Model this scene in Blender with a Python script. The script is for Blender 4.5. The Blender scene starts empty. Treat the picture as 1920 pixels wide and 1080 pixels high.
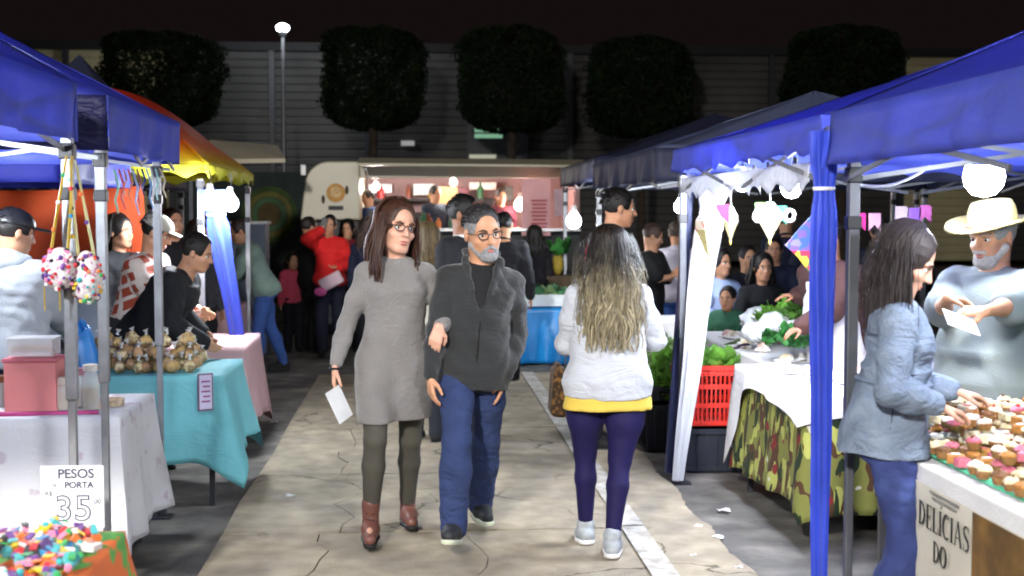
import bpy, math, random
import numpy as np
from mathutils import Vector, Matrix
S = bpy.context.scene
COL = S.collection
rad = math.radians
# ---------------------------------------------------------------- camera
cam_d = bpy.data.cameras.new('camera'); cam = bpy.data.objects.new('camera', cam_d); COL.objects.link(cam)
CAM = Vector((0, 0, 1.68)); F_PX = 2400.0
cam.location = CAM
cam.rotation_euler = (rad(90 - 3.39), 0, rad(-4.22))
cam_d.sensor_width = 36.0; cam_d.lens = 36.0 * F_PX / 1920.0
cam_d.clip_start = 0.05; cam_d.clip_end = 600
cam_d.dof.use_dof = True; cam_d.dof.focus_distance = 6.4; cam_d.dof.aperture_fstop = 3.0
S.camera = cam
# ---------------------------------------------------------------- night sky
w = bpy.data.worlds.new('World'); S.world = w; w.use_nodes = True
nt = w.node_tree; nt.nodes.clear()
bg = nt.nodes.new('ShaderNodeBackground'); out = nt.nodes.new('ShaderNodeOutputWorld')
bg.inputs[0].default_value = (0.0068, 0.0046, 0.0042, 1); bg.inputs[1].default_value = 1.0
nt.links.new(bg.outputs[0], out.inputs[0])
# very weak overcast glow of the town
sun_d = bpy.data.lights.new('night_glow', 'SUN'); sun_d.energy = 0.10; sun_d.angle = rad(60); sun_d.color = (1, .93, .85)
sun = bpy.data.objects.new('night_glow', sun_d); COL.objects.link(sun); sun.rotation_euler = (rad(35), 0, rad(-25))
S.view_settings.view_transform = 'Standard'; S.view_settings.look = 'None'
S.view_settings.exposure = 0.0; S.view_settings.gamma = 1.0
try: S.view_settings.use_curve_mapping = False
except Exception: pass
S.render.engine = 'CYCLES'
try: S.cycles.filter_width = 1.9
except Exception: pass
S.render.resolution_x = 1024; S.render.resolution_y = 576
# ---------------------------------------------------------------- helpers
_cr = cam.rotation_euler.to_matrix()
def ray(px, py):
    return _cr @ Vector(((px - 960) / F_PX, (540 - py) / F_PX, -1.0))
def at(px, py, Y):
    d = ray(px, py); return CAM + d * (Y / d.y)
def atz(px, py, z):
    d = ray(px, py); return CAM + d * ((z - CAM.z) / d.z)
def c8(h):
    h = h.lstrip('#'); r = [int(h[i:i+2], 16) / 255 for i in (0, 2, 4)]
    return tuple((v / 12.92 if v <= .04045 else ((v + .055) / 1.055) ** 2.4) for v in r)
def tag(o, label=None, cat=None, group=None, kind=None):
    if label: o['label'] = label
    if cat: o['category'] = cat
    if group: o['group'] = group
    if kind: o['kind'] = kind
    return o
def empty(name, loc, label=None, cat=None, group=None, rz=0):
    o = bpy.data.objects.new(name, None); COL.objects.link(o); o.location = loc; o.rotation_euler = (0, 0, rz)
    o.empty_display_size = .1
    return tag(o, label, cat, group)
def root_loc(p):
    v = Vector((0, 0, 0))
    while p is not None:
        v += p.location; p = p.parent
    return v
def link(name, me, parent=None):
    o = bpy.data.objects.new(name, me); COL.objects.link(o)
    if parent is not None: o.parent = parent
    return o
def copy_tree(o, parent=None):
    c = o.copy(); COL.objects.link(c)
    if parent is not None: c.parent = parent
    for ch in list(o.children): copy_tree(ch, c)
    return c
MATS = {}
def mat(name, col, rough=.7, var=.12, vscale=6.0, bump=0.0, bscale=60.0, metal=0.0, spec=.4, trans=0.0, emit=None, estr=0.0,
        col2=None, c2scale=8.0, c2lo=.45, c2hi=.55, glass=0.0, sss=0.0, alpha=1.0, sheen=0.0, detail=4.0, island=0.0, crease=0.0, cscale=7.0):
    if name in MATS: return MATS[name]
    m = bpy.data.materials.new(name); m.use_nodes = True; n = m.node_tree.nodes; l = m.node_tree.links
    b = n['Principled BSDF']; o = n['Material Output']
    tc = n.new('ShaderNodeTexCoord')
    no = n.new('ShaderNodeTexNoise'); no.inputs['Scale'].default_value = vscale; no.inputs['Detail'].default_value = detail
    l.new(tc.outputs['Object'], no.inputs['Vector'])
    rp = n.new('ShaderNodeMapRange'); rp.inputs[1].default_value = .3; rp.inputs[2].default_value = .7
    rp.inputs[3].default_value = 1 - var; rp.inputs[4].default_value = 1 + var
    l.new(no.outputs['Fac'], rp.inputs[0])
    hs = n.new('ShaderNodeVectorMath'); hs.operation = 'SCALE'
    rgb = n.new('ShaderNodeRGB'); rgb.outputs[0].default_value = (*col, 1)
    src = rgb.outputs[0]
    if col2:
        n2 = n.new('ShaderNodeTexNoise'); n2.inputs['Scale'].default_value = c2scale; n2.inputs['Detail'].default_value = 3
        l.new(tc.outputs['Object'], n2.inputs['Vector'])
        r2 = n.new('ShaderNodeMapRange'); r2.inputs[1].default_value = c2lo; r2.inputs[2].default_value = c2hi
        l.new(n2.outputs['Fac'], r2.inputs[0])
        mx = n.new('ShaderNodeMix'); mx.data_type = 'RGBA'
        l.new(r2.outputs[0], mx.inputs['Factor']); l.new(src, mx.inputs['A']); mx.inputs['B'].default_value = (*col2, 1)
        src = mx.outputs['Result']
    l.new(src, hs.inputs[0]); l.new(rp.outputs[0], hs.inputs['Scale'])
    fin = hs.outputs[0]
    if island:
        g = n.new('ShaderNodeNewGeometry'); ri = n.new('ShaderNodeMapRange')
        ri.inputs[3].default_value = 1 - island; ri.inputs[4].default_value = 1 + island
        l.new(g.outputs['Random Per Island'], ri.inputs[0])
        h2 = n.new('ShaderNodeVectorMath'); h2.operation = 'SCALE'; l.new(fin, h2.inputs[0]); l.new(ri.outputs[0], h2.inputs['Scale']); fin = h2.outputs[0]
    l.new(fin, b.inputs['Base Color'])
    b.inputs['Roughness'].default_value = rough; b.inputs['Metallic'].default_value = metal
    b.inputs['Specular IOR Level'].default_value = spec
    if sheen: b.inputs['Sheen Weight'].default_value = sheen
    if sss: b.inputs['Subsurface Weight'].default_value = sss; b.inputs['Subsurface Scale'].default_value = .01
    if glass: b.inputs['Transmission Weight'].default_value = glass
    if alpha < 1: b.inputs['Alpha'].default_value = alpha
    if emit: b.inputs['Emission Color'].default_value = (*emit, 1); b.inputs['Emission Strength'].default_value = estr
    if bump:
        nb = n.new('ShaderNodeTexNoise'); nb.inputs['Scale'].default_value = bscale; nb.inputs['Detail'].default_value = 5
        l.new(tc.outputs['Object'], nb.inputs['Vector'])
        bu = n.new('ShaderNodeBump'); bu.inputs['Strength'].default_value = bump; bu.inputs['Distance'].default_value = .01
        l.new(nb.outputs['Fac'], bu.inputs['Height']); l.new(bu.outputs[0], b.inputs['Normal'])
        if crease:
            nc = n.new('ShaderNodeTexNoise'); nc.inputs['Scale'].default_value = cscale; nc.inputs['Detail'].default_value = 3; nc.inputs['Distortion'].default_value = 1.6
            mp = n.new('ShaderNodeMapping'); mp.inputs['Rotation'].default_value = (.3, .5, .2); mp.inputs['Scale'].default_value = (1, 1, 2.1)
            l.new(tc.outputs['Object'], mp.inputs[0]); l.new(mp.outputs[0], nc.inputs['Vector'])
            sb_ = n.new('ShaderNodeMath'); sb_.operation = 'SUBTRACT'; l.new(nc.outputs['Fac'], sb_.inputs[0]); sb_.inputs[1].default_value = .5
            ab_ = n.new('ShaderNodeMath'); ab_.operation = 'ABSOLUTE'; l.new(sb_.outputs[0], ab_.inputs[0])
            pw_ = n.new('ShaderNodeMath'); pw_.operation = 'POWER'; l.new(ab_.outputs[0], pw_.inputs[0]); pw_.inputs[1].default_value = .7
            b2 = n.new('ShaderNodeBump'); b2.inputs['Strength'].default_value = crease; b2.inputs['Distance'].default_value = .06
            l.new(pw_.outputs[0], b2.inputs['Height']); l.new(b2.outputs[0], bu.inputs['Normal'])
    if trans:
        tr = n.new('ShaderNodeBsdfTranslucent'); l.new(fin, tr.inputs[0])
        ms = n.new('ShaderNodeMixShader'); ms.inputs[0].default_value = trans
        l.new(b.outputs[0], ms.inputs[1]); l.new(tr.outputs[0], ms.inputs[2]); l.new(ms.outputs[0], o.inputs[0])
    MATS[name] = m; m['bsdf'] = 1
    return m

class MB:
    def __init__(s): s.v = []; s.f = []; s.m = []; s.cur = 0
    def add(s, vs, fs):
        o = len(s.v); s.v += [tuple(v) for v in vs]; s.f += [tuple(i + o for i in f) for f in fs]; s.m += [s.cur] * len(fs); return s
    def box(s, c, d, rz=0, tilt=0, M=None):
        x, y, z = (q / 2 for q in d); c = Vector(c)
        R = M if M is not None else Matrix.Rotation(rz, 3, 'Z') @ Matrix.Rotation(tilt, 3, 'X')
        vs = [c + R @ Vector((sx * x, sy * y, sz * z)) for sx, sy, sz in
              ((-1,-1,-1),(1,-1,-1),(1,1,-1),(-1,1,-1),(-1,-1,1),(1,-1,1),(1,1,1),(-1,1,1))]
        return s.add(vs, [(3,2,1,0),(4,5,6,7),(0,1,5,4),(1,2,6,5),(2,3,7,6),(3,0,4,7)])
    def bar(s, a, b, w, h=None):
        a = Vector(a); b = Vector(b); d = b - a; L = d.length
        if L < 1e-6: return s
        M = d.to_track_quat('X', 'Z').to_matrix()
        return s.box((a + b) / 2, (L, w, h or w), M=M)
    def tube(s, pts, r, n=8, cap=True, flat=1.0):
        pts = [Vector(p) for p in pts]; m = len(pts)
        rs = r if isinstance(r, (list, tuple)) else [r] * m
        vs = []; up = None
        for i, p in enumerate(pts):
            d = (pts[min(i + 1, m - 1)] - pts[max(i - 1, 0)])
            if d.length < 1e-9: d = Vector((0, 0, 1))
            d.normalize()
            if up is None: up = Vector((0, 0, 1)) if abs(d.z) < .9 else Vector((1, 0, 0))
            a = d.cross(up)
            if a.length < 1e-5: a = d.cross(Vector((0, 1, 0)))
            a.normalize(); b = a.cross(d); up = b
            for k in range(n):
                t = 2 * math.pi * k / n
                vs.append(p + a * (math.cos(t) * rs[i]) + b * (math.sin(t) * rs[i] * flat))
        fs = [(i * n + k, i * n + (k + 1) % n, (i + 1) * n + (k + 1) % n, (i + 1) * n + k) for i in range(m - 1) for k in range(n)]
        if cap: fs += [tuple(range(n - 1, -1, -1)), tuple((m - 1) * n + k for k in range(n))]
        return s.add(vs, fs)
    def ell(s, c, r, n=10, m=7, M=None, jit=0, rnd=None):
        c = Vector(c)
        if not isinstance(r, (list, tuple)): r = (r, r, r)
        vs = []
        for i in range(m + 1):
            th = math.pi * i / m
            for k in range(n):
                ph = 2 * math.pi * k / n
                v = Vector((math.sin(th) * math.cos(ph) * r[0], math.sin(th) * math.sin(ph) * r[1], math.cos(th) * r[2]))
                if jit: v *= 1 + rnd.uniform(-jit, jit)
                if M is not None: v = M @ v
                vs.append(c + v)
        fs = [(i * n + k, (i + 1) * n + k, (i + 1) * n + (k + 1) % n, i * n + (k + 1) % n) for i in range(m) for k in range(n)]
        return s.add(vs, fs)
    def lathe(s, c, prof, n=16):
        c = Vector(c); m = len(prof)
        vs = [c + Vector((r * math.cos(2 * math.pi * k / n), r * math.sin(2 * math.pi * k / n), z)) for r, z in prof for k in range(n)]
        fs = [(i * n + k, i * n + (k + 1) % n, (i + 1) * n + (k + 1) % n, (i + 1) * n + k) for i in range(m - 1) for k in range(n)]
        return s.add(vs, fs)
    def grid(s, fn, nu, nv):
        vs = [fn(u / nu, v / nv) for v in range(nv + 1) for u in range(nu + 1)]
        fs = [(v * (nu + 1) + u, v * (nu + 1) + u + 1, (v + 1) * (nu + 1) + u + 1, (v + 1) * (nu + 1) + u) for v in range(nv) for u in range(nu)]
        return s.add(vs, fs)
    def prism(s, poly, a, b, ax='y'):
        n = len(poly)
        def P(p, t): return (p[0], t, p[1]) if ax == 'y' else ((t, p[0], p[1]) if ax == 'x' else (p[0], p[1], t))
        vs = [P(p, a) for p in poly] + [P(p, b) for p in poly]
        fs = [tuple(range(n)), tuple(range(2 * n - 1, n - 1, -1))] + [(i, n + i, n + (i + 1) % n, (i + 1) % n) for i in range(n)]
        return s.add(vs, fs)
    def build(s, name, m, parent=None, world=True, smooth=True, sol=0, bevel=0):
        me = bpy.data.meshes.new(name)
        off = root_loc(parent) if (world and parent is not None) else Vector((0, 0, 0))
        me.from_pydata([tuple(Vector(v) - off) for v in s.v], [], s.f)
        ms = m if isinstance(m, (list, tuple)) else [m]
        for q in ms: me.materials.append(q)
        if len(ms) > 1: me.polygons.foreach_set('material_index', s.m)
        if smooth: me.polygons.foreach_set('use_smooth', [True] * len(me.polygons))
        me.update()
        o = link(name, me, parent)
        if sol:
            md = o.modifiers.new('thickness', 'SOLIDIFY'); md.thickness = sol
        if bevel:
            md = o.modifiers.new('bevel', 'BEVEL'); md.width = bevel; md.segments = 2; md.limit_method = 'ANGLE'
        if smooth and not sol:
            try: me.shade_smooth_by_angle = None
            except Exception: pass
            me.set_sharp_from_angle(angle=rad(38)) if hasattr(me, 'set_sharp_from_angle') else None
        return o
_ones = ['', 'first', 'second', 'third', 'fourth', 'fifth', 'sixth', 'seventh', 'eighth', 'ninth', 'tenth', 'eleventh', 'twelfth', 'thirteenth', 'fourteenth', 'fifteenth', 'sixteenth', 'seventeenth', 'eighteenth', 'nineteenth']
def ordw(n):
    if n < 20: return _ones[n]
    t = ['', '', 'twent', 'thirt', 'fort', 'fift', 'sixt', 'sevent'][n // 10]
    return t + ('ieth' if n % 10 == 0 else 'y-' + _ones[n % 10])
def struct(o): o['kind'] = 'structure'; return o
# ---------------------------------------------------------------- signed-distance modelling (bodies, clothes)
def V3(a): return np.array(a, dtype=np.float32)
def _aabb(p):
    k = p[0]
    if k == 'c':
        a, b, ra, rb = V3(p[1]), V3(p[2]), p[3], p[4]; r = max(ra, rb)
        return np.minimum(a, b) - r, np.maximum(a, b) + r
    if k == 'e':
        c = V3(p[1]); r = max(p[2]); return c - r, c + r
    if k == 's':
        o = V3(p[1]); ax, af, u = (V3(q) for q in p[2]); ts = p[3]; pts = []
        for t, rx, ry, of in zip(ts, p[4], p[5], p[6]):
            c = o + u * t + af * of
            e = np.abs(ax) * rx + np.abs(af) * ry
            pts += [c - e, c + e]
        pts = np.array(pts); return pts.min(0), pts.max(0)
def _eval(p, X, Y, Z):
    k = p[0]
    if k == 'c':
        a, b, ra, rb = V3(p[1]), V3(p[2]), p[3], p[4]; ab = b - a; L2 = float(ab @ ab) + 1e-12
        x, y, z = X - a[0], Y - a[1], Z - a[2]
        t = np.clip((x * ab[0] + y * ab[1] + z * ab[2]) / L2, 0, 1)
        return np.sqrt((x - t * ab[0]) ** 2 + (y - t * ab[1]) ** 2 + (z - t * ab[2]) ** 2) - (ra + (rb - ra) * t)
    if k == 'e':
        c = V3(p[1]); r = p[2]; R = p[3]
        x, y, z = X - c[0], Y - c[1], Z - c[2]
        if R is not None:
            R = np.array(R, dtype=np.float32)
            x, y, z = (x * R[0, 0] + y * R[1, 0] + z * R[2, 0], x * R[0, 1] + y * R[1, 1] + z * R[2, 1], x * R[0, 2] + y * R[1, 2] + z * R[2, 2])
        k0 = np.sqrt((x / r[0]) ** 2 + (y / r[1]) ** 2 + (z / r[2]) ** 2)
        k1 = np.sqrt((x / r[0] ** 2) ** 2 + (y / r[1] ** 2) ** 2 + (z / r[2] ** 2) ** 2) + 1e-6
        return k0 * (k0 - 1) / k1
    if k == 's':
        o = V3(p[1]); ax, af, u = (V3(q) for q in p[2])
        x, y, z = X - o[0], Y - o[1], Z - o[2]
        t = x * u[0] + y * u[1] + z * u[2]; a = x * ax[0] + y * ax[1] + z * ax[2]; f = x * af[0] + y * af[1] + z * af[2]
        ts = np.array(p[3]); rx = np.interp(t, ts, p[4]).astype(np.float32); ry = np.interp(t, ts, p[5]).astype(np.float32); of = np.interp(t, ts, p[6]).astype(np.float32)
        q = (np.abs(a / rx) ** 2.25 + np.abs((f - of) / ry) ** 2.25) ** (1 / 2.25)
        d = (q - 1) * np.minimum(rx, ry)
        return np.maximum(d, np.maximum(ts[0] - t, t - ts[-1]))
def sdf_mesh(prims, vox, disp=None):
    los, his = [], []
    for p in prims:
        if p[0] in 'ces': a, b = _aabb(p); los.append(a); his.append(b)
    lo = np.min(los, 0) - 3 * vox; hi = np.max(his, 0) + 3 * vox
    n = np.ceil((hi - lo) / vox).astype(int) + 1
    F = np.full(n, .07, np.float32)
    xs = [(lo[i] + vox * np.arange(n[i])).astype(np.float32) for i in range(3)]
    for p in prims:
        op = '+'
        if p[0] == '-': op = '-'; p = p[1]
        if p[0] == 'p':
            p0, nn = V3(p[1]), V3(p[2])
            d = (xs[0][:, None, None] - p0[0]) * nn[0] + (xs[1][None, :, None] - p0[1]) * nn[1] + (xs[2][None, None, :] - p0[2]) * nn[2]
            F = np.maximum(F, d); continue
        k = p[-1]; a, b = _aabb(p); pad = k + .045
        i0 = np.clip(np.floor((a - pad - lo) / vox).astype(int), 0, n); i1 = np.clip(np.ceil((b + pad - lo) / vox).astype(int) + 1, 0, n)
        if (i1 <= i0).any(): continue
        sl = tuple(slice(i0[i], i1[i]) for i in range(3))
        d = _eval(p, xs[0][sl[0]][:, None, None], xs[1][sl[1]][None, :, None], xs[2][sl[2]][None, None, :])
        A = F[sl]
        if op == '+':
            h = np.maximum(k - np.abs(A - d), 0) / k; F[sl] = np.minimum(A, d) - h * h * k * .25
        else:
            d = -d; h = np.maximum(k - np.abs(A - d), 0) / k; F[sl] = np.maximum(A, d) + h * h * k * .25
    if disp is not None:
        F += disp(xs[0][:, None, None], xs[1][None, :, None], xs[2][None, None, :])
    F[0] = F[-1] = .1; F[:, 0] = F[:, -1] = .1; F[:, :, 0] = F[:, :, -1] = .1
    Sg = F < 0
    c = np.zeros(n - 1, np.int8)
    sh = [(i, j, k) for i in (0, 1) for j in (0, 1) for k in (0, 1)]
    for i, j, k in sh: c += Sg[i:n[0]-1+i, j:n[1]-1+j, k:n[2]-1+k]
    act = (c > 0) & (c < 8)
    I = np.argwhere(act); N = len(I)
    idx = np.full(act.shape, -1, np.int32); idx[act] = np.arange(N)
    vals = np.stack([F[I[:, 0] + i, I[:, 1] + j, I[:, 2] + k] for i, j, k in sh], 1)
    acc = np.zeros((N, 3)); cnt = np.zeros(N)
    for a in range(8):
        for b in range(a + 1, 8):
            da = np.abs(np.array(sh[a]) - np.array(sh[b]))
            if da.sum() != 1: continue
            va, vb = vals[:, a], vals[:, b]; m = (va < 0) != (vb < 0)
            t = np.where(m, va / np.where(m, va - vb, 1), 0)[:, None]
            acc += np.where(m[:, None], np.array(sh[a]) * (1 - t) + np.array(sh[b]) * t, 0); cnt += m
    vs = lo + vox * (I + acc / cnt[:, None])
    quads = []
    for ax in range(3):
        o = [0, 0, 0]; o[ax] = 1
        A = Sg[:n[0]-o[0], :n[1]-o[1], :n[2]-o[2]]; B = Sg[o[0]:, o[1]:, o[2]:]
        E = np.argwhere(A != B); fl = A[E[:, 0], E[:, 1], E[:, 2]]
        b1, b2 = (ax + 1) % 3, (ax + 2) % 3
        def cell(d1, d2):
            q = E.copy(); q[:, b1] -= d1; q[:, b2] -= d2; return idx[q[:, 0], q[:, 1], q[:, 2]]
        Q = np.stack([cell(1, 1), cell(0, 1), cell(0, 0), cell(1, 0)], 1)
        Q[~fl] = Q[~fl][:, ::-1]; quads.append(Q)
    Q = np.concatenate(quads); Q = Q[(Q >= 0).all(1)]
    return vs, Q
def np_obj(name, vs, Q, m, parent, smooth=True):
    me = bpy.data.meshes.new(name); me.vertices.add(len(vs)); me.vertices.foreach_set('co', vs.astype(np.float32).ravel())
    me.loops.add(len(Q) * 4); me.loops.foreach_set('vertex_index', Q.astype(np.int32).ravel())
    me.polygons.add(len(Q)); me.polygons.foreach_set('loop_start', np.arange(len(Q), dtype=np.int32) * 4)
    if smooth: me.polygons.foreach_set('use_smooth', np.ones(len(Q), bool))
    me.materials.append(m); me.update(calc_edges=True); me.validate()
    return link(name, me, parent)
def sdf_obj(name, prims, vox, m, parent, disp=None):
    vs, Q = sdf_mesh(prims, vox, disp); return np_obj(name, vs, Q, m, parent)
def wrinkle(amp, f=1.0, seed=0.0):
    def d(X, Y, Z):
        a = np.sin(23 * f * X + 31 * f * Z + seed + 1.7 * np.sin(17 * f * Y + 13 * f * Z + seed))
        b = np.sin(47 * f * Z - 19 * f * X + 2.1 * np.sin(21 * f * X + 29 * f * Y + seed * 2))
        c = np.abs(np.sin(38 * f * Z + 26 * f * X + 9 * Y + 1.8 * np.sin(15 * f * X - 12 * f * Z + 11 * f * Y + seed)))
        m = .5 + .5 * np.sin(9 * X + 7 * Z * f + 8 * Y + seed * 3)
        return (amp * (.40 * a + .25 * b + .9 * m * (.6 - c))).astype(np.float32)
    return d
# ---------------------------------------------------------------- people
def vn(a): a = np.array(a, float); return a / (np.linalg.norm(a) + 1e-9)
def ik(a, c, l1, l2, pole):
    a = np.array(a, float); c = np.array(c, float); d = c - a; L = np.linalg.norm(d)
    if L > (l1 + l2) * .995: c = a + d / L * (l1 + l2) * .995; d = c - a; L = np.linalg.norm(d)
    x = (l1 ** 2 - l2 ** 2 + L ** 2) / (2 * L); h = math.sqrt(max(l1 ** 2 - x * x, 1e-6))
    u = d / L; p = np.array(pole, float); p = p - u * (p @ u); p = vn(p)
    return a + u * x + p * h, c
def rotm(ax, ang):
    return np.array(Matrix.Rotation(ang, 3, Vector([float(q) for q in ax])))
def hand(w, d, n, th, s, curl=.35, spread=1.0):
    """w wrist, d finger direction, n palm-facing direction, th thumb-side direction"""
    d = vn(d); n = vn(np.array(n) - d * (np.array(n) @ d)); th = vn(np.array(th) - d * (np.array(th) @ d) - n * (np.array(th) @ n))
    P = []
    w = np.array(w, float)
    for i, (o, L, kn) in enumerate(((.030, .072, .086), (.010, .080, .090), (-.010, .074, .086), (-.029, .058, .078))):
        kp = w + d * kn * s + th * o * s * spread
        P.append(('c', w + th * o * .55 * s, kp, .014 * s, .0115 * s, .012))
        q = kp; dd = d; ang = curl * (.75 + .12 * i)
        for j, fr in enumerate((.45, .31, .24)):
            R = rotm(np.cross(d, n), ang * (.8 if j == 0 else .9)); dd = R @ dd
            q2 = q + dd * L * fr * s; r0 = (.0098, .0088, .008)[j] * s
            P.append(('c', q, q2, r0, r0 * .92, .004)); q = q2
    t0 = w + d * .022 * s + th * .022 * s + n * .006 * s
    t1 = t0 + (d * .6 + th * .62 + n * .3) * .045 * s; t2 = t1 + (d * .85 + th * .12 + n * .35) * .032 * s; t3 = t2 + (d * .9 - th * .1 + n * .4) * .026 * s
    P += [('c', t0, t1, .015 * s, .0115 * s, .010), ('c', t1, t2, .011 * s, .010 * s, .004), ('c', t2, t3, .0095 * s, .008 * s, .004)]
    return P
TM = ([-.10, -.04, 0, .12, .25, .36, .43, .475, .50], [.125, .155, .162, .148, .158, .178, .172, .125, .062], [.10, .112, .112, .105, .115, .122, .105, .080, .055], [0, 0, 0, .006, .008, .008, 0, -.008, -.01])
TF = ([-.10, -.04, 0, .08, .17, .27, .34, .42, .465, .49], [.13, .168, .168, .145, .125, .135, .150, .148, .105, .052], [.105, .118, .116, .10, .090, .100, .112, .092, .070, .048], [-.004, -.006, -.004, .004, .008, .014, .018, 0, -.008, -.01])
class Body:
    def __init__(B, root, H=1.75, th=0, sex='m', lean=0, side=0, twist=0, head=(0, 0, 0), pel=(0, 0), drop=0, girth=1.0, belly=0,
                 arms=None, legs=None, sw=None, face=1, hs=1.05, hipw=.088, thigh=1.0, armlen=.96, shz=0):
        B.thigh = thigh
        B.root = root; s = B.s = H / 1.75; B.sex = sex; B.g = girth; t = rad(th)
        B.f = np.array([math.sin(t), -math.cos(t), 0.]); B.ax = np.array([math.cos(t), math.sin(t), 0.])
        up = np.array([0, 0, 1.]); u = rotm(B.ax, rad(lean)) @ up
        chk = u @ B.f
        if chk * lean < 0: u = rotm(B.ax, -rad(lean)) @ up
        u = vn(u + B.ax * math.sin(rad(side))); B.u = u
        ax2 = rotm(up, rad(twist)) @ B.ax; ax2 = vn(ax2 - u * (ax2 @ u)); B.tax = ax2; B.taf = vn(np.cross(ax2, u))
        if B.taf @ B.f < 0: B.taf = -B.taf
        B.P = np.array([pel[0], pel[1], (.945 - drop) * s])
        B.N = B.P + u * .50 * s; B.sw = (sw or (.178 if sex == 'm' else .152)) * s
        B.sh = {k: B.P + u * ((.420 if sex == 'm' else .415) + shz) * s + ax2 * sg * B.sw for k, sg in (('l', 1), ('r', -1))}
        B.hip = {k: B.P + B.ax * sg * hipw * s - up * .02 * s for k, sg in (('l', 1), ('r', -1))}
        hu = vn(u * .45 + up * .55); B.hc = B.N + hu * .145 * s + B.f * (.015 + .03 * abs(math.sin(rad(lean)))) * s
        yw, pt, rl = head; hf = rotm(up, rad(yw)) @ B.taf; hf = vn(hf * [1, 1, 0]); hx = vn(np.cross(up, hf)) * 1.0
        if (hx @ (rotm(up, rad(yw)) @ B.tax)) < 0: hx = -hx
        R = rotm(hx, rad(pt))
        if (R @ hf)[2] > 0 and pt > 0: R = rotm(hx, -rad(pt))
        if (R @ hf)[2] < 0 and pt < 0: R = rotm(hx, -rad(pt))
        hf = R @ hf; hu = vn(np.cross(hx, hf)); 
        if hu[2] < 0: hu = -hu
        R2 = rotm(hf, rad(rl)); B.hx = R2 @ hx; B.hf = hf; B.hu = R2 @ hu
        B.hs = s * hs
        arms = arms or {}; legs = legs or {}
        B.arm = {}
        for k, sg in (('l', 1), ('r', -1)):
            a = dict(w=None, pole=None, d=None, n=None, curl=.35); a.update(arms.get(k, {}))
            if a['w'] is None: w = B.sh[k] + (B.ax * sg * .09 - up * .53 + B.f * .06) * s
            else: w = np.array(a['w'], float)
            pole = a['pole'] if a['pole'] is not None else (-B.f * .6 + B.ax * sg * .5)
            e, w = ik(B.sh[k], w, .285 * s * armlen, .255 * s * armlen, pole)
            dd = vn(w - e) if a['d'] is None else vn(a['d'])
            nn = (-B.ax * sg) if a['n'] is None else np.array(a['n'], float)
            tt = np.cross(dd, nn); tt = tt if tt @ (B.f + up * .5) > 0 else -tt
            if a.get('th') is not None: tt = np.array(a['th'], float)
            B.arm[k] = (B.sh[k], e, w, dd, nn, tt, a['curl'])
        B.leg = {}
        for k, sg in (('l', 1), ('r', -1)):
            a = dict(a=None, toe=8 * sg, pitch=0, pole=None); a.update(legs.get(k, {}))
            an = (B.hip[k] * [1, 1, 0] + B.ax * sg * .01 + up * .085 * s) if a['a'] is None else np.array(a['a'], float)
            kn, an = ik(B.hip[k], an, .425 * s, .42 * s, a['pole'] if a['pole'] is not None else B.f)
            td = rotm(up, rad(a['toe'])) @ B.f; lat = np.cross(up, td)
            td2 = vn(td * math.cos(rad(a['pitch'])) - up * math.sin(rad(a['pitch'])))
            B.leg[k] = (B.hip[k], kn, an, td2, lat)
        T = TM if sex == 'm' else TF
        g = girth
        ts = [q * s for q in T[0]]; rx = [q * s * g for q in T[1]]; ry = [q * s * (g * .6 + .4) for q in T[2]]; of = [q * s for q in T[3]]
        if belly:
            for i, q in enumerate(T[0]):
                b_ = math.exp(-((q - .13) / .13) ** 2) * belly; ry[i] += b_ * s; of[i] += b_ * s * .8; rx[i] += b_ * .5 * s
        B.T = (ts, rx, ry, of)
    def stack(B, inf=0, lo=None, hi=None, k=.02, flare=0, T=None):
        ts, rx, ry, of = T or B.T; lo = ts[0] if lo is None else lo * B.s; hi = ts[-1] if hi is None else hi * B.s
        tt = sorted(set([lo, hi] + [t for t in ts if lo < t < hi]))
        X = [float(np.interp(t, ts, rx)) + inf + max(0, -(t)) * flare for t in tt]
        Y = [float(np.interp(t, ts, ry)) + inf + max(0, -(t)) * flare for t in tt]
        O = [float(np.interp(t, ts, of)) for t in tt]
        return ('s', B.P, (B.tax, B.taf, B.u), tt, X, Y, O, k)
    def arm_p(B, k, inf=0, upto=1.0, frm=0, k_=.03, puff=0):
        a, e, w = B.arm[k][:3]; s = B.s; m = (1 if B.sex == 'm' else .86) * (.5 + .5 * B.g); P = []
        P.append(('c', a, a + (e - a) * .5, .049 * s * m + inf, .044 * s * m + inf, k_))
        if upto <= .5:
            P.append(('c', a, a + (e - a) * upto * 2, .050 * s * m + inf, .046 * s * m + inf * 1.4, k_)); return P
        P.append(('c', a + (e - a) * .5, e, .046 * s * m + inf, .036 * s * m + inf, k_))
        t = (upto - .5) * 2
        P.append(('c', e, e + (w - e) * .35, .037 * s * m + inf, .039 * s * m + inf + puff, .02))
        if t > .35: P.append(('c', e + (w - e) * .35, e + (w - e) * t, .039 * s * m + inf + puff, .026 * s * m + inf, .02))
        return P
    def leg_p(B, k, inf=0, upto=1.0, k_=.03, bag=0):
        h, kn, an = B.leg[k][:3]; s = B.s; g = (.4 + .6 * B.g) * (1 if B.sex == 'm' else 1.03); P = []
        P.append(('c', h, h + (kn - h) * .5, .088 * s * g * B.thigh + inf, .072 * s * g * B.thigh + inf, k_))
        P.append(('c', h + (kn - h) * .5, kn, .072 * s * g * B.thigh + inf, .054 * s * g + inf + bag * .5, k_))
        if upto > .5:
            t = min(1, (upto - .5) * 2); back = -B.f * .012 * s
            m = kn + (an - kn) * .33 + back
            P.append(('c', kn, m, .053 * s + inf + bag * .5, .055 * s + inf + bag, .02))
            if t > .33: P.append(('c', m, kn + (an - kn) * t, .055 * s + inf + bag, .036 * s + inf + bag * 1.4, .02))
        return P
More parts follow.
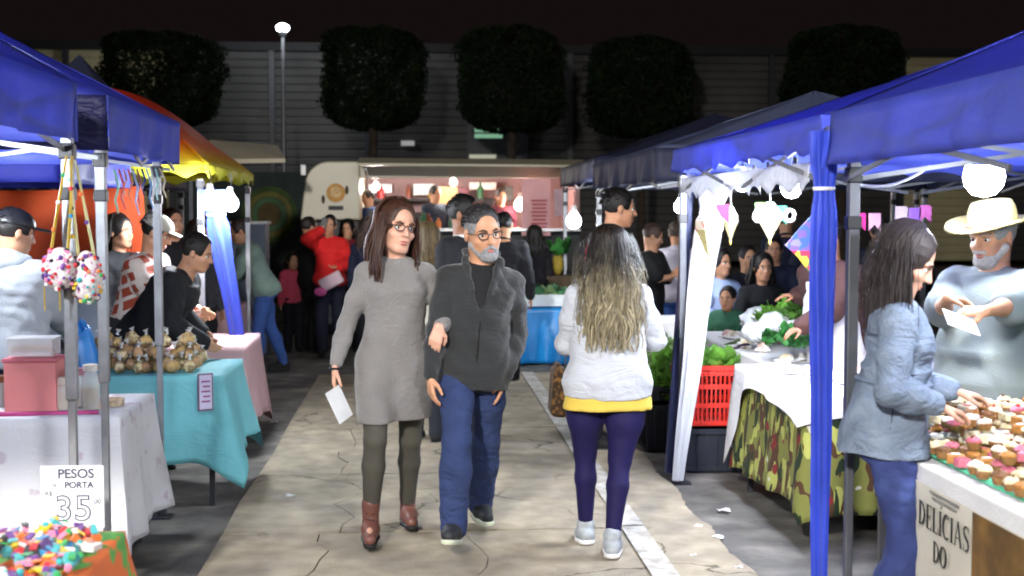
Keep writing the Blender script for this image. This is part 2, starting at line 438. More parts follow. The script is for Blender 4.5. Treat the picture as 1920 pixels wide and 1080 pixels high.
    def hp(B, x, y, z):  # head-local (x side, y forward, z up)
        return B.hc + (B.hx * x + B.hf * y + B.hu * z) * B.hs
    def head_p(B):
        h = B.hp; q = B.hs; R = np.stack([B.hx, B.hf, B.hu], 1)
        f = B.sex == 'f'; jw = .90 if f else 1.0
        P = [('e', h(0, -.010, .030), (.075 * q, .095 * q, .090 * q), R, .02),
             ('e', h(0, .030, -.038), (.060 * q * jw, .062 * q, .072 * q), R, .025),
             ('e', h(0, .064, -.088), (.024 * q * jw, .022 * q, .020 * q), R, .022),
             ('c', h(-.048 * jw, .0, -.062), h(-.018, .062, -.092), .016 * q, .016 * q, .02),
             ('c', h(.048 * jw, .0, -.062), h(.018, .062, -.092), .016 * q, .016 * q, .02)]
        for sg in (-1, 1):
            P += [('c', h(sg * .012, .087, .024), h(sg * .050, .068, .020), .008 * q, .008 * q, .012),
                  ('e', h(sg * .040, .062, -.026), (.020 * q, .018 * q, .017 * q), R, .018),
                  ('-', ('e', h(sg * .031, .100, .004), (.017 * q, .016 * q, .010 * q), R, .012)),
                  ('e', h(sg * .078, -.004, -.004), (.008 * q, .018 * q, .030 * q), R, .006)]
        P += [('c', h(0, .086, .014), h(0, .108, -.026), .0075 * q, .012 * q * (.9 if f else 1), .010),
              ('e', h(-.011, .094, -.030), (.008 * q, .009 * q, .007 * q), R, .006), ('e', h(.011, .094, -.030), (.008 * q, .009 * q, .007 * q), R, .006),
              ('e', h(0, .088, -.058), (.021 * q, .010 * q, .007 * q), R, .007), ('e', h(0, .086, -.068), (.018 * q, .010 * q, .007 * q), R, .007),
              ('-', ('c', h(-.018, .099, -.0625), h(.018, .099, -.0625), .0025 * q, .0025 * q, .004)),
              ('c', h(0, -.02, -.045), B.N - B.u * .02 * B.s, .052 * q * (.88 if f else 1.08), .056 * B.s * (.88 if f else 1.12), .03)]
        return P
    def build_body(B, vox, skin, eyes=True, iris='#3a2416', brow='#241a14', lips=None, hands=True):
        P = [B.stack(-.012)]
        for k in 'lr':
            P += B.arm_p(k, -.008) + B.leg_p(k, -.010)
            a, e, w, d, n, t, cu = B.arm[k]
            P += hand(w, d, n, t, B.s * (.90 if B.sex == 'm' else .84), cu)
            h, kn, an, td, lat = B.leg[k]
            P.append(('c', an, an + td * .13 * B.s - np.array([0, 0, .035]) * B.s, .032 * B.s, .022 * B.s, .02))
        P += B.head_p()
        o = sdf_obj('body', P, vox, skin, B.root)
        if eyes:
            h = B.hp; q = B.hs; R = Matrix([[float(c) for c in r] for r in np.stack([B.hx, B.hf, B.hu], 1)])
            for sg in (-1, 1):
                m = MB(); m.ell(Vector(h(sg * .031, .0725, .002)), (.0125 * q, .0125 * q, .0105 * q), 12, 8)
                m.cur = 1; m.ell(Vector(h(sg * .031, .0820, .002)), (.0063 * q, .0045 * q, .0063 * q), 10, 6, M=R)
                m.build('eye', [MT['eyewhite'], mat('iris' + iris, c8(iris), .2)], B.root, world=False)
                m = MB(); m.tube([h(sg * .012, .094, .021), h(sg * .030, .090, .028), h(sg * .050, .074, .021)], [.003 * q, .0042 * q, .0018 * q], 6)
                m.build('eyebrow', mat('brow' + brow, c8(brow), .8), B.root, world=False)
                m = MB(); m.tube([h(sg * .018, .0835, .010), h(sg * .031, .0870, .0120), h(sg * .045, .078, .0085)], [.0015 * q, .0024 * q, .0014 * q], 6)
                m.build('eyelid', mat('lid' + brow, c8('#2a1a16'), .7), B.root, world=False)
            m = MB(); m.ell(Vector(h(0, .0915, -.0575)), (.018 * q, .008 * q, .0052 * q), 12, 6, M=R); m.ell(Vector(h(0, .0905, -.0680)), (.016 * q, .008 * q, .0058 * q), 12, 6, M=R)
            m.build('lips', lips or MT['lips'], B.root, world=False)
        return o
    def top(B, name, m, vox, inf=.016, lo=-.02, hi=.475, sleeves=.98, wr=.004, flare=0, extra=None, cut=None, puff=0, f=1.0, seed=0, collar=.0):
        P = [B.stack(inf, lo, hi, flare=flare)]
        for k in 'lr': P += B.arm_p(k, inf, sleeves, puff=puff)
        # trapezius
        for k in 'lr': P.append(('c', B.N - B.u * .028 * B.s, B.sh[k], .030 * B.s + inf, .043 * B.s + inf, .03))
        if extra: P += extra
        nb = B.N + B.u * .03 * B.s
        P.append(('-', ('c', B.N - B.u * .0 + B.taf * .015, B.N + B.u * .12 * B.s, .050 * B.s * (1.1 if B.sex == 'm' else .95), .09 * B.s, .008)))
        if collar:
            n = 14; r = (.062 if B.sex == 'm' else .054) * B.s
            for i in range(n):
                a0, a1 = 2 * math.pi * i / n, 2 * math.pi * (i + 1) / n
                c = B.N - B.u * .004
                q0 = c + B.tax * math.cos(a0) * r + B.taf * (math.sin(a0) * r - .0) - B.u * .018 * math.sin(a0); q1 = c + B.tax * math.cos(a1) * r + B.taf * math.sin(a1) * r - B.u * .018 * math.sin(a1)
                P.append(('c', q0, q1, collar, collar, .006))
        if cut: P += cut
        return sdf_obj(name, P, vox, m, B.root, wrinkle(wr, f, seed))
    def pants(B, name, m, vox, inf=.012, hi=.05, upto=.97, wr=.004, bag=0, f=1.0, seed=1, clip=None):
        P = [B.stack(inf, -.11, hi)]
        for k in 'lr': P += B.leg_p(k, inf, upto, bag=bag)
        g = B.P - B.u * .07 * B.s
        P.append(('e', g, (.11 * B.s * B.g, .095 * B.s, .075 * B.s), None, .03))
        for k in 'lr': P.append(('e', B.hip[k] - B.f * .035 * B.s, (.085 * B.s * B.g, .08 * B.s, .09 * B.s), None, .04))
        if clip is not None: P.append(('p', B.P + B.u * clip * B.s, B.u))
        return sdf_obj(name, P, vox, m, B.root, wrinkle(wr, f, seed))
    def shoes(B, m, msole, vox, high=0, name='shoe', w=1.0):
        for k in 'lr':
            h, kn, an, td, lat = B.leg[k]; s = B.s; dn = vn(np.cross(lat, td)); dn = dn if dn[2] < 0 else -dn
            b = an + dn * .050 * s
            P = [('c', an - td * .025 * s + dn * .035 * s, an + td * .05 * s + dn * .03 * s, .040 * s * w, .040 * s * w, .02),
                 ('c', an + td * .05 * s + dn * .032 * s, an + td * .145 * s + dn * .045 * s, .042 * s * w, .030 * s * w, .03),
                 ('c', an, an - dn * (.02 + high) * s + (kn - an) * high, .040 * s * w, .046 * s * w, .02),
                 ('p', an + dn * .068 * s, dn)]
            o = sdf_obj(name, P, vox, m, B.root, wrinkle(.0015, 2))
            P = [('c', an - td * .03 * s + dn * .066 * s, an + td * .05 * s + dn * .066 * s, .041 * s * w, .040 * s * w, .02),
                 ('c', an + td * .05 * s + dn * .066 * s, an + td * .148 * s + dn * .066 * s, .045 * s * w, .034 * s * w, .02),
                 ('p', an + dn * .085 * s, dn), ('p', an + dn * .060 * s, -dn)]
            sdf_obj('sole', P, min(vox, .008), msole, o)
    def hair_short(B, m, vox, thick=.012, low=-.03, fore=.055, f=3.0, name='hair', side=None):
        h = B.hp; q = B.hs; R = np.stack([B.hx, B.hf, B.hu], 1)
        P = [('e', h(0, -.012, .034), ((.075 + thick * .8) * q, (.095 + thick) * q, (.090 + thick) * q), R, .01),
             ('-', ('e', h(0, .120, 0), (.082 * q, .082 * q, .120 * q), R, .008)),
             ('-', ('c', h(0, .03, low - .09), h(0, -.15, low - .07), .085 * q, .085 * q, .01)),
             ('-', ('c', h(-.12, .012, -.03), h(.12, .012, -.03), .030 * q, .030 * q, .01))]
        if side is not None:
            sdf_obj('side_hair', P + [('p', h(0, 0, .056), B.hu)], vox, side, B.root, wrinkle(.001, f, 3))
            P = P + [('p', h(0, 0, .052), -B.hu)]
        return sdf_obj(name, P, vox, m, B.root, wrinkle(.0015, f, 3))
    def surf(B, t, phi, inf=.0):
        ts, rx, ry, of = B.T; t = t * B.s; a = rad(phi)
        x = float(np.interp(t, ts, rx)) + inf; y = float(np.interp(t, ts, ry)) + inf; o = float(np.interp(t, ts, of)); k = (abs(math.cos(a)) ** 2.25 + abs(math.sin(a)) ** 2.25) ** (-1 / 2.25)
        return B.P + B.u * t + B.tax * x * math.cos(a) * k + B.taf * (y * math.sin(a) * k + o)
    def seam(B, pts, inf, m, parent, name='seam', r=.0028):
        mb = MB(); mb.tube([B.surf(t, p, inf) for t, p in pts], r, 5); return mb.build(name, m, parent, world=False)
    def tufts(B, m, n=420, L=.014, r=.0020, seed=1, top=.010, name='hair_tuft'):
        h = B.hp; q = B.hs; rn = random.Random(seed); mb = MB()
        for i in range(n):
            th = rn.uniform(0, 2 * math.pi); z = rn.uniform(-.15, 1) ; sr = math.sqrt(1 - z * z); fx, fy = math.sin(th) * sr, math.cos(th) * sr
            if fy > .25 and z < .66 + .25 * (fy - .3): continue
            if z < .18 and fy > -.05: continue
            if z < .0 and fy > -.5: continue
            p = np.array([fx * .081, fy * .101 - .012, z * .097 + .034]); d = np.array([fx * .22 + rn.uniform(-.25, .25), fy * .2 - .7, z * .12 - .15 + rn.uniform(-.15, .15)]); d /= np.linalg.norm(d)
            p2 = p + d * L * .5 + np.array([fx, fy, z]) * .003; p3 = p2 + d * L * .5 - np.array([0, 0, .003])
            mb.tube([h(*p), h(*p2), h(*p3)], [r * q, r * q, r * .3 * q], 4)
        o = mb.build(name, m, B.root, world=False); o['kind'] = 'stuff'; return o
    def hair_long(B, m, vox, n=110, length=.42, spread=1.0, wave=.012, seed=1, front=.0, lockr=.011, openang=62, fwd=0.0, under=True, thick=.010):
        h = B.hp; q = B.hs; R = np.stack([B.hx, B.hf, B.hu], 1); rn = random.Random(seed)
        P = [('e', h(0, -.014, .034), ((.075 + thick) * q, (.095 + thick) * q, (.090 + thick) * q), R, .01),
             ('c', h(0, -.055, -.02), h(0, -.07, -.10), .062 * q, .052 * q, .03),
             ('-', ('e', h(0, .125, 0), (.066 * q, .085 * q, .120 * q), R, .008)),
             ('-', ('c', h(0, .03, -.10), h(0, .12, -.12), .060 * q, .06 * q, .01))]
        o = sdf_obj('hair', P, vox, m, B.root, wrinkle(.002, 4, 3))
        mb = MB()
        for i in range(n):
            a = rad(openang) + (2 * math.pi - 2 * rad(openang)) * (i + rn.random()) / n   # 0 = front
            pts = []; rs = []
            L = length * rn.uniform(.82, 1.05); ph = rn.uniform(0, 6.28); am = wave * rn.uniform(.6, 1.4); fr = rn.uniform(16, 24)
            lay = rn.uniform(0, .016)
            for j in range(5):
                e = rad(80 - j * 22)   # elevation over the scalp
                r = 1.0 + lay * 4
                x = math.sin(a) * math.cos(e) ** .8 * .093 * r; y = math.cos(a) * math.cos(e) ** .8 * .110 * r - .014; z = math.sin(e) * .103 * r + .034
                pts.append(h(x, y, z)); rs.append(lockr * (.5 + .1 * j) * q)
            base = pts[-1]; outv = B.hx * math.sin(a) + B.hf * math.cos(a); outv = outv * [1, 1, .0]
            back = -B.hf * [1, 1, 0]; fa = abs(math.sin(a))
            nn = 12
            for j in range(1, nn + 1):
                t = j / nn; d = L * t
                sp = (.026 * math.sin(min(1, t * 1.25) ** 1.5 * math.pi * .62)) * spread
                wv = am * math.sin(fr * d + ph) * min(1, t * 3); wv2 = am * math.cos(fr * d * .9 + ph * 1.7) * min(1, t * 3)
                p = base + outv * (sp + wv2 * .6) * q + B.hx * wv * q + back * (.012 - fwd * (1 if math.cos(a) > -.35 else 0)) * t + np.array([0, 0, -1]) * d * q
                # shoulders push the hair outwards
                rel = p - B.P; tt = rel @ B.u
                pts.append(p); rs.append(lockr * (1.0 - .75 * t ** 2) * q)
            mb.tube(pts, rs, 6, flat=.55)
        mb.build('lock', m, o, world=False)
        mb = MB()
        for i in range(n // 2):
            a = rad(openang) + (2 * math.pi - 2 * rad(openang)) * rn.random(); outv = (B.hx * math.sin(a) + B.hf * math.cos(a)) * [1, 1, 0]
            base = h(math.sin(a) * .098, math.cos(a) * .115 - .014, rn.uniform(.0, .10)); L = length * rn.uniform(.5, 1.1); ph = rn.uniform(0, 6.28)
            mb.tube([base + outv * (.012 + .04 * spread * math.sin(j / 7 * 2.2)) * q + B.hx * .015 * math.sin(j * .9 + ph) + outv * .012 * math.sin(j * 1.3 + ph) + np.array([0, 0, -1]) * L * j / 7 for j in range(8)], .0011, 3)
        fo = mb.build('loose_strands', m, o, world=False); fo['kind'] = 'stuff'
        return o
    def glasses(B, m, lens=True):
        h = B.hp; q = B.hs; mb = MB()
        for sg in (-1, 1):
            pts = [h(sg * .033 + .023 * math.cos(t), .104 - abs(sg * .033 + .023 * math.cos(t)) * .12, .004 + .016 * math.sin(t)) for t in [i * math.pi / 8 for i in range(17)]]
            mb.tube(pts, .0023 * q, 6, cap=False)
            mb.tube([h(sg * .056, .097, .010), h(sg * .075, .05, .010), h(sg * .080, -.005, .008)], .0020 * q, 6)
        mb.tube([h(-.010, .103, .008), h(0, .105, .011), h(.010, .103, .008)], .0018 * q, 6)
        return mb.build('glasses', m, B.root, world=False)
def person(label, px, Y, group=None, dx=0, loc=None):
    p = at(px, 398, Y) if loc is None else Vector(loc)
    return empty('person', (p.x + dx, Y if loc is None else p.y, 0 if loc is None else p.z), label, 'person', group)
# ---------------------------------------------------------------- materials
MT = {}
MT['eyewhite'] = mat('eye_white', (.75, .73, .70), .2); MT['lips'] = mat('lips', c8('#a8605a'), .45)
MT['asphalt'] = mat('asphalt', (.125, .118, .108), .9, .4, 2.6, 1.0, 140, col2=(.23, .215, .185), c2scale=3.5, c2lo=.45, c2hi=.7)
MT['metal'] = mat('galvanised steel', (.30, .31, .33), .48, .15, 14, .1, 80, metal=.75)
MT['darkmetal'] = mat('dark painted steel', (.045, .047, .055), .45, .2, 9)
MT['black'] = mat('black plastic', (.012, .012, .014), .4)
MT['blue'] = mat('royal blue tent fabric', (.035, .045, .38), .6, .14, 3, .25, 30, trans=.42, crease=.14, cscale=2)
MT['bluelit'] = mat('lit blue tent fabric', (.085, .115, .54), .6, .12, 3, .3, 30, trans=.40, crease=.16, cscale=2)  # tent blue lightened: lamplight on the valances is put into the colour
MT['greyblue'] = mat('slate blue tent fabric', (.10, .12, .22), .6, .12, 3, .3, 30, trans=.35)
MT['navy'] = mat('navy tent fabric', (.022, .026, .06), .6, .12, 3, .2, 30, trans=.25)
MT['whitecloth'] = mat('white tablecloth', (.78, .78, .80), .75, .05, 5, .25, 120, trans=.12, crease=.14, cscale=3)
MT['wood'] = mat('plywood', (.33, .21, .12), .6, .25, 4)
MT['concrete'] = mat('path concrete', (.375, .318, .228), .9, .22, 7, .9, 120, col2=(.27, .235, .18), c2scale=2.6, c2lo=.38, c2hi=.70, detail=9.0)
MT['paint'] = mat('worn white road paint', (.50, .48, .44), .8, .15, 5, .2, 90, col2=(.33, .30, .25), c2scale=14, c2lo=.42, c2hi=.62)
MT['cardboard'] = mat('cardboard', (.42, .29, .17), .8, .1, 5)
def crackify(m):
    n = m.node_tree.nodes; l = m.node_tree.links; b = n['Principled BSDF']
    src = b.inputs['Base Color'].links[0].from_socket
    tc = n.new('ShaderNodeTexCoord'); no = n.new('ShaderNodeTexNoise'); no.inputs['Scale'].default_value = 3.2; no.inputs['Detail'].default_value = 6
    l.new(tc.outputs['Object'], no.inputs['Vector'])
    ad = n.new('ShaderNodeVectorMath'); ad.operation = 'MULTIPLY_ADD'; l.new(no.outputs['Color'], ad.inputs[0]); ad.inputs[1].default_value = (.55, .55, 0); l.new(tc.outputs['Object'], ad.inputs[2])
    vo = n.new('ShaderNodeTexVoronoi'); vo.feature = 'DISTANCE_TO_EDGE'; vo.inputs['Scale'].default_value = .85; l.new(ad.outputs[0], vo.inputs['Vector'])
    mr = n.new('ShaderNodeMapRange'); mr.inputs[1].default_value = .0; mr.inputs[2].default_value = .014; mr.inputs[3].default_value = .25; mr.inputs[4].default_value = 1
    l.new(vo.outputs['Distance'], mr.inputs[0])
    n3 = n.new('ShaderNodeTexNoise'); n3.inputs['Scale'].default_value = .9; l.new(tc.outputs['Object'], n3.inputs['Vector'])
    m3 = n.new('ShaderNodeMapRange'); m3.inputs[1].default_value = .46; m3.inputs[2].default_value = .54; l.new(n3.outputs['Fac'], m3.inputs[0])
    mm = n.new('ShaderNodeMix'); l.new(m3.outputs[0], mm.inputs['Factor']); mm.inputs['A'].default_value = 1; l.new(mr.outputs[0], mm.inputs['B'])
    sc = n.new('ShaderNodeVectorMath'); sc.operation = 'SCALE'; l.new(src, sc.inputs[0]); l.new(mm.outputs['Result'], sc.inputs['Scale'])
    l.new(sc.outputs[0], b.inputs['Base Color'])
crackify(MT['concrete'])
rnd = random.Random(7)
# ---------------------------------------------------------------- ground and path
m = MB(); m.grid(lambda u, v: (-90 + 180 * u, -25 + 120 * v, 0), 6, 6)
struct(m.build('ground', MT['asphalt']))
XL, XR = -1.016, 1.66
path = MB()
path.prism([(XL, 1.0), (XR - .25, 1.0), (XR - .25, 13.2), (XL, 13.2)], -.02, .004, 'z')
path = struct(path.build('concrete_path', mat('joint dirt', (.16, .145, .115), .9, .5, 14), smooth=False))
joints = [1.0, 2.3, 3.6, 5.05, 6.62, 8.11, 9.83, 11.45, 13.2]
def jag(x, y0, y1, amp, n=9, r=rnd):
    return [(x + (0 if i in (0, n) else r.uniform(-amp, amp)) + amp * .8 * math.sin(i * 1.3), y0 + (y1 - y0) * i / n) for i in range(n + 1)]
for i in range(len(joints) - 1):
    y0, y1 = joints[i] + .009, joints[i + 1] - .009
    cr = [-.55 + rnd.uniform(-.15, .25), rnd.uniform(.25, .6), 1.12]
    if i % 2 == 0: cr = [cr[0], 1.12]
    lines = [[(XL, y0), (XL + rnd.uniform(-.02, .02), (y0 + y1) / 2), (XL, y1)]]
    for c in cr: lines.append(jag(c, y0, y1, .05 if c != 1.12 else .0))
    lines.append([(XR - .12 + .02 * math.sin(y0 * 2.3 + k * .3) + rnd.uniform(-.009, .009), y0 + (y1 - y0) * k / 26) for k in range(27)])
    for a, b in zip(lines[:-1], lines[1:]):
        g = .0035
        poly = [(p[0] + g, p[1]) for p in a] + [(p[0] - g, p[1]) for p in reversed(b)]
        hz = rnd.uniform(.012, .018)
        mm = MB(); mm.prism(poly, .003, hz, 'z'); mm.build('slab', MT['concrete'], path, smooth=False)
    mm = MB(); mm.box((1.125, (y0 + y1) / 2, .024), (.125, y1 - y0 - .01, .004)); mm.build('painted_line', MT['paint'], path, smooth=False)
# drain-coloured patches of worn asphalt are in the material; bits of litter
for k, (px, py, s) in enumerate([(1357, 955, .035), (1345, 1005, .03), (1310, 985, .02), (545, 928, .03), (513, 790, .03), (1300, 1040, .015), (1385, 1062, .02)]):
    p = atz(px, py, .022); m = MB()
    m.grid(lambda u, v: (p.x + (u - .5) * s * 2, p.y + (v - .5) * s * 1.6, .020 + .006 * math.sin(u * 5 + v * 4 + k)), 4, 4)
    o = m.build('paper_scrap', mat('litter', (.7, .7, .68), .8), sol=.001)
    tag(o, ['crumpled white paper scrap on the asphalt left of the camouflage cloth', 'white paper scrap on the path edge nearer than the camouflage table corner', 'tiny paper scrap beside the cracked path edge on the right',
            'pale paper scrap on the concrete left of the walking woman', 'torn white scrap on the asphalt beside the pink tablecloth', 'small crumb of paper near the white painted line', 'small scrap on the asphalt at bottom right'][k], 'litter', 'paper scraps on the ground')
# ---------------------------------------------------------------- warehouse
Yw = 38.0
wl, wr = at(-160, 100, Yw).x, at(2080, 100, Yw).x
wh = empty('warehouse', (0, Yw, 0), 'long dark warehouse clad in horizontal metal siding behind the trees', 'warehouse')
zt = at(900, 100, Yw).z
posts = [at(px, 100, Yw).x for px in (-160, 22, 125, 320, 510, 690, 880, 1068, 1290, 1445, 1600, 1690, 1860, 2080)]
MT['siding'] = mat('grey corrugated siding', (.085, .083, .082), .7, .45, .35, metal=.1)
MT['sidingyel'] = mat('cream corrugated siding', (.60, .54, .32), .6, .18, .7)
for i in range(len(posts) - 1):
    a, b = posts[i] + .07, posts[i + 1] - .07
    m = MB(); nrow = 26
    ys = []; 
    for r in range(nrow):
        z0 = .2 + (zt - .2) * r / nrow; z1 = .2 + (zt - .2) * (r + 1) / nrow
        m.prism([(Yw, z0), (Yw - .03, z0 + .03), (Yw - .05, z1 - .05), (Yw - .02, z1 - .005), (Yw + .1, z1 - .005), (Yw + .1, z0)], a, b, 'x')
    m.build('siding_panel', MT['sidingyel'] if i in (1, 2, 11) else MT['siding'], wh, smooth=False)
for x in posts:
    m = MB(); m.box((x, Yw - .06, zt / 2), (.16, .3, zt)); m.build('post', MT['darkmetal'], wh, smooth=False)
m = MB(); m.box(((wl + wr) / 2, Yw, zt + .12), (wr - wl, .5, .24)); m.build('roof_edge', mat('roof edge', (.02, .02, .022), .7), wh, smooth=False)
m = MB(); m.box(((wl + wr) / 2, Yw + 8, zt + .05), (wr - wl, 15.4, .1)); m.build('roof', mat('roof edge', (.02, .02, .022), .7), wh, smooth=False)
def wbox(name, px0, py0, px1, py1, mt, Y=Yw - .2, d=.15):
    a = at(px0, py0, Y); b = at(px1, py1, Y); m = MB(); m.box(((a.x + b.x) / 2, Y, (a.z + b.z) / 2), (abs(b.x - a.x), d, abs(a.z - b.z)))
    return m.build(name, mt, wh, smooth=False)
w1 = wbox('window', 880, 215, 990, 300, MT['darkmetal'])
for q in range(2):
    a = at(890, 240 + q * 11, Yw - .3); b = at(942, 248 + q * 11, Yw - .3); m = MB(); m.box(((a.x + b.x) / 2, Yw - .3, (a.z + b.z) / 2), (b.x - a.x, .04, a.z - b.z))
    m.build('lit_pane', mat('green lit glass', (.1, .2, .15), .4, emit=(.25, .50, .33), estr=.75), w1, smooth=False)
wbox('lit_vent', 752, 264, 777, 273, mat('dim vent light', (.2, .2, .2), .4, emit=(.5, .5, .5), estr=.5))
w2 = wbox('ledge_lamp', 880, 290, 930, 297, mat('dim cream light', (.2, .2, .2), .4, emit=(.6, .6, .45), estr=.6), Y=Yw - .5)
# dark painted wall with a ring mural, left of the van
ml = empty('painted_wall', (at(520, 400, 24).x, 24, 0), 'dark painted wall with a faded green and yellow ring mural left of the food truck', 'wall')
a = at(340, 322, 24); b = at(700, 322, 24)
m = MB(); m.box(((a.x + b.x) / 2, 24.1, a.z / 2), (b.x - a.x, .2, a.z)); m.build('wall', mat('dark green wall paint', (.018, .03, .028), .8, .3, 3), ml, smooth=False)
c = at(505, 402, 23.98)
for r0, r1, col in ((.52, .44, '#33491f'), (.43, .33, '#5e5c28'), (.32, .22, '#3f5a3c'), (.21, .0, '#4a3e1e')):
    m = MB(); n = 32
    vs = [(c.x + r * math.cos(2 * math.pi * k / n), 23.985 - (.6 - r0) * .02, c.z + r * math.sin(2 * math.pi * k / n)) for r in (r0, max(r1, .001)) for k in range(n)]
    m.add(vs, [(k, (k + 1) % n, n + (k + 1) % n, n + k) for k in range(n)]); m.build('mural_ring', mat('mural' + col, c8(col), .8, .3, 4), ml, smooth=False)
# ---------------------------------------------------------------- trees
def tree(px, py, rx_px, rz_px, Y, label, seed, tz=0):
    c = at(px, py, Y); k = Y / F_PX; rx, rz = rx_px * k, rz_px * k; rn = random.Random(seed)
    t = empty('tree', (c.x, Y, 0), label, 'tree', 'clipped trees in front of the warehouse')
    m = MB(); base = c.z - rz * .7
    m.tube([(c.x + .05, Y, 0), (c.x, Y, base * .5), (c.x + .04, Y, base), (c.x, Y, c.z)], [.14, .11, .10, .05], 9)
    for q in range(7):
        a = q * 2.4; m.tube([(c.x, Y, base - .1 + q * .08), (c.x + math.cos(a) * rx * .4, Y + math.sin(a) * rx * .4, base + .5 + q * .1), (c.x + math.cos(a) * rx * .75, Y + math.sin(a) * rx * .75, c.z + .3 * math.sin(q))], [.05, .035, .012], 6)
    m.build('trunk', mat('bark', (.06, .045, .035), .9, .3, 8, .5, 30), t)
    n = 17000
    r = np.random.RandomState(seed)
    th = r.uniform(0, 2 * np.pi, n); cz = r.uniform(-1, 1, n); rr = r.uniform(.72, 1.0, n) ** .5
    lump = 1 + .08 * np.sin(th * 3 + cz * 2 + seed * 1.7) + .07 * np.sin(th * 5 + cz * 4 + seed) + .06 * np.sin(th * 9 - cz * 7) + r.normal(0, .03, n)
    prof = (1 - np.abs(cz) ** 5) ** (1 / 2.8)
    P = np.stack([np.cos(th) * rx * prof * rr * lump, np.sin(th) * rx * prof * rr * lump, cz * rz * (1 + .04 * np.sin(th * 4 + seed)) * (.9 + .1 * rr)], 1) + np.array([c.x, Y, c.z])
    d = r.normal(0, 1, (n, 3)); d /= np.linalg.norm(d, axis=1)[:, None]; e = np.cross(d, r.normal(0, 1, (n, 3))); e /= np.linalg.norm(e, axis=1)[:, None]
    sz = r.uniform(.035, .075, n)[:, None]
    vs = np.stack([P - d * sz, P + e * sz * .45, P + d * sz, P - e * sz * .45], 1).reshape(-1, 3) - np.array([c.x, Y, 0])
    Q = np.arange(n * 4).reshape(n, 4)
    o = np_obj('crown', vs, Q, MT['leaf'], t, smooth=False)
MT['leaf'] = mat('clipped tree leaves', (.013, .024, .009), .9, .5, 1.2, trans=.2, island=.6, spec=.1)
tree(300, 150, 108, 84, 31, 'broad clipped tree behind the blue tents at far left', 11)
tree(697, 148, 92, 92, 31, 'clipped tree just right of the street lamp, its left edge catching light', 12)
tree(958, 150, 96, 96, 32, 'dark clipped tree above the food truck roof', 13)
tree(1203, 165, 96, 92, 32, 'dark clipped tree behind the dark tents right of the food truck', 14)
tree(1580, 140, 104, 88, 31, 'clipped tree behind the blue tent at right', 15)
# ---------------------------------------------------------------- lights
def bulb(px, py, Y, r, label, watts, col=(.86, .92, 1.0), estr=30, wire=.12, group='bare bulbs hanging in the stalls'):
    p = at(px, py, Y); t = empty('light_bulb', p, label, 'light bulb', group)
    m = MB(); m.lathe(p, [(.001, -r), (r * .55, -r * .86), (r * .9, -r * .45), (r, 0), (r * .9, r * .5), (r * .55, r * .95), (r * .38, r * 1.3)], 18)
    m.build('globe', mat('bulb glass %g' % estr + str(col), (.8, .8, .8), .3, emit=col, estr=estr), t)
    m = MB(); m.lathe(p, [(r * .38, r * 1.3), (r * .40, r * 1.9), (r * .25, r * 2.1), (.001, r * 2.1)], 12); m.build('socket', MT['whiteplastic'], t)
    m = MB(); m.tube([p + Vector((0, 0, r * 2)), p + Vector((.01, 0, r * 2 + wire * .5)), p + Vector((0, 0, r * 2 + wire))], .004, 6); m.build('wire', MT['black'], t)
    L = bpy.data.lights.new('bulb_light', 'POINT'); L.energy = watts; L.color = col; L.shadow_soft_size = r * 1.25
    lo = bpy.data.objects.new('bulb_light', L); COL.objects.link(lo); lo.parent = t
    return t
MT['whiteplastic'] = mat('white plastic', (.75, .75, .75), .35)
# street lamp far
def street_lamp(x, y, z, label, watts, r=.3, lampcol=(.9, .95, 1)):
    t = empty('street_lamp', (x, y, 0), label, 'street lamp')
    m = MB(); m.tube([(x, y, 0), (x, y, z * .5), (x, y, z - .1)], [.07, .055, .04], 10); m.build('pole', MT['metal'], t)
    m = MB(); m.tube([(x, y, z - .12), (x, y, z + .02)], .09, 10); m.build('bracket', MT['darkmetal'], t)
    m = MB(); m.ell((x, y, z + .08), (.17, .17, .11), 20, 10); m.build('lamp', mat('lamp head', (.8, .8, .8), .3, emit=lampcol, estr=30), t)
    L = bpy.data.lights.new('lamp_light', 'POINT'); L.energy = watts; L.color = lampcol; L.shadow_soft_size = .32
    lo = bpy.data.objects.new('lamp_light', L); COL.objects.link(lo); lo.parent = t; lo.location = (0, 0, z + .08)
p = at(530, 58, 34)
street_lamp(p.x, 34, p.z, 'lit white globe street lamp on a thin pole in front of the warehouse', 380)
# flood masts added unseen behind the camera to light the walkers
def added_flood_mast(x, y, z, aim, watts, label, size=35, col=(1, .965, .91)):
    t = empty('added_floodlight_mast', (x, y, 0), label, 'floodlight')
    m = MB(); m.tube([(x, y, 0), (x, y, z)], [.09, .06], 12); m.build('pole', MT['metal'], t)
    d = (Vector(aim) - Vector((x, y, z))).normalized(); q = d.to_track_quat('-Z', 'Y')
    R = q.to_matrix(); c = Vector((x, y, z)) + d * .15
    m = MB(); m.box(c - d * .06, (.5, .4, .1), M=R); m.build('housing', MT['darkmetal'], t, smooth=False)
    m = MB(); m.box(c, (.44, .34, .02), M=R); m.build('lens', mat('flood lens', (.8, .8, .8), .3, emit=col, estr=8), t, smooth=False)
    L = bpy.data.lights.new('flood_light', 'SPOT'); L.energy = watts; L.color = col; L.spot_size = rad(size); L.spot_blend = .8; L.shadow_soft_size = .35
    lo = bpy.data.objects.new('flood_light', L); COL.objects.link(lo); lo.parent = t; lo.rotation_euler = q.to_euler(); lo.location = c + d * .4 - Vector((x, y, 0))
added_flood_mast(-3.4, -6.5, 6.0, (.2, 6.5, .7), 9200, 'added floodlight mast behind the left stalls, out of the photograph', 70)
added_flood_mast(3.2, -6.5, 6.0, (-.2, 7.0, .8), 2400, 'added floodlight mast behind the right stalls, out of the photograph', 70, (.93, .95, 1))
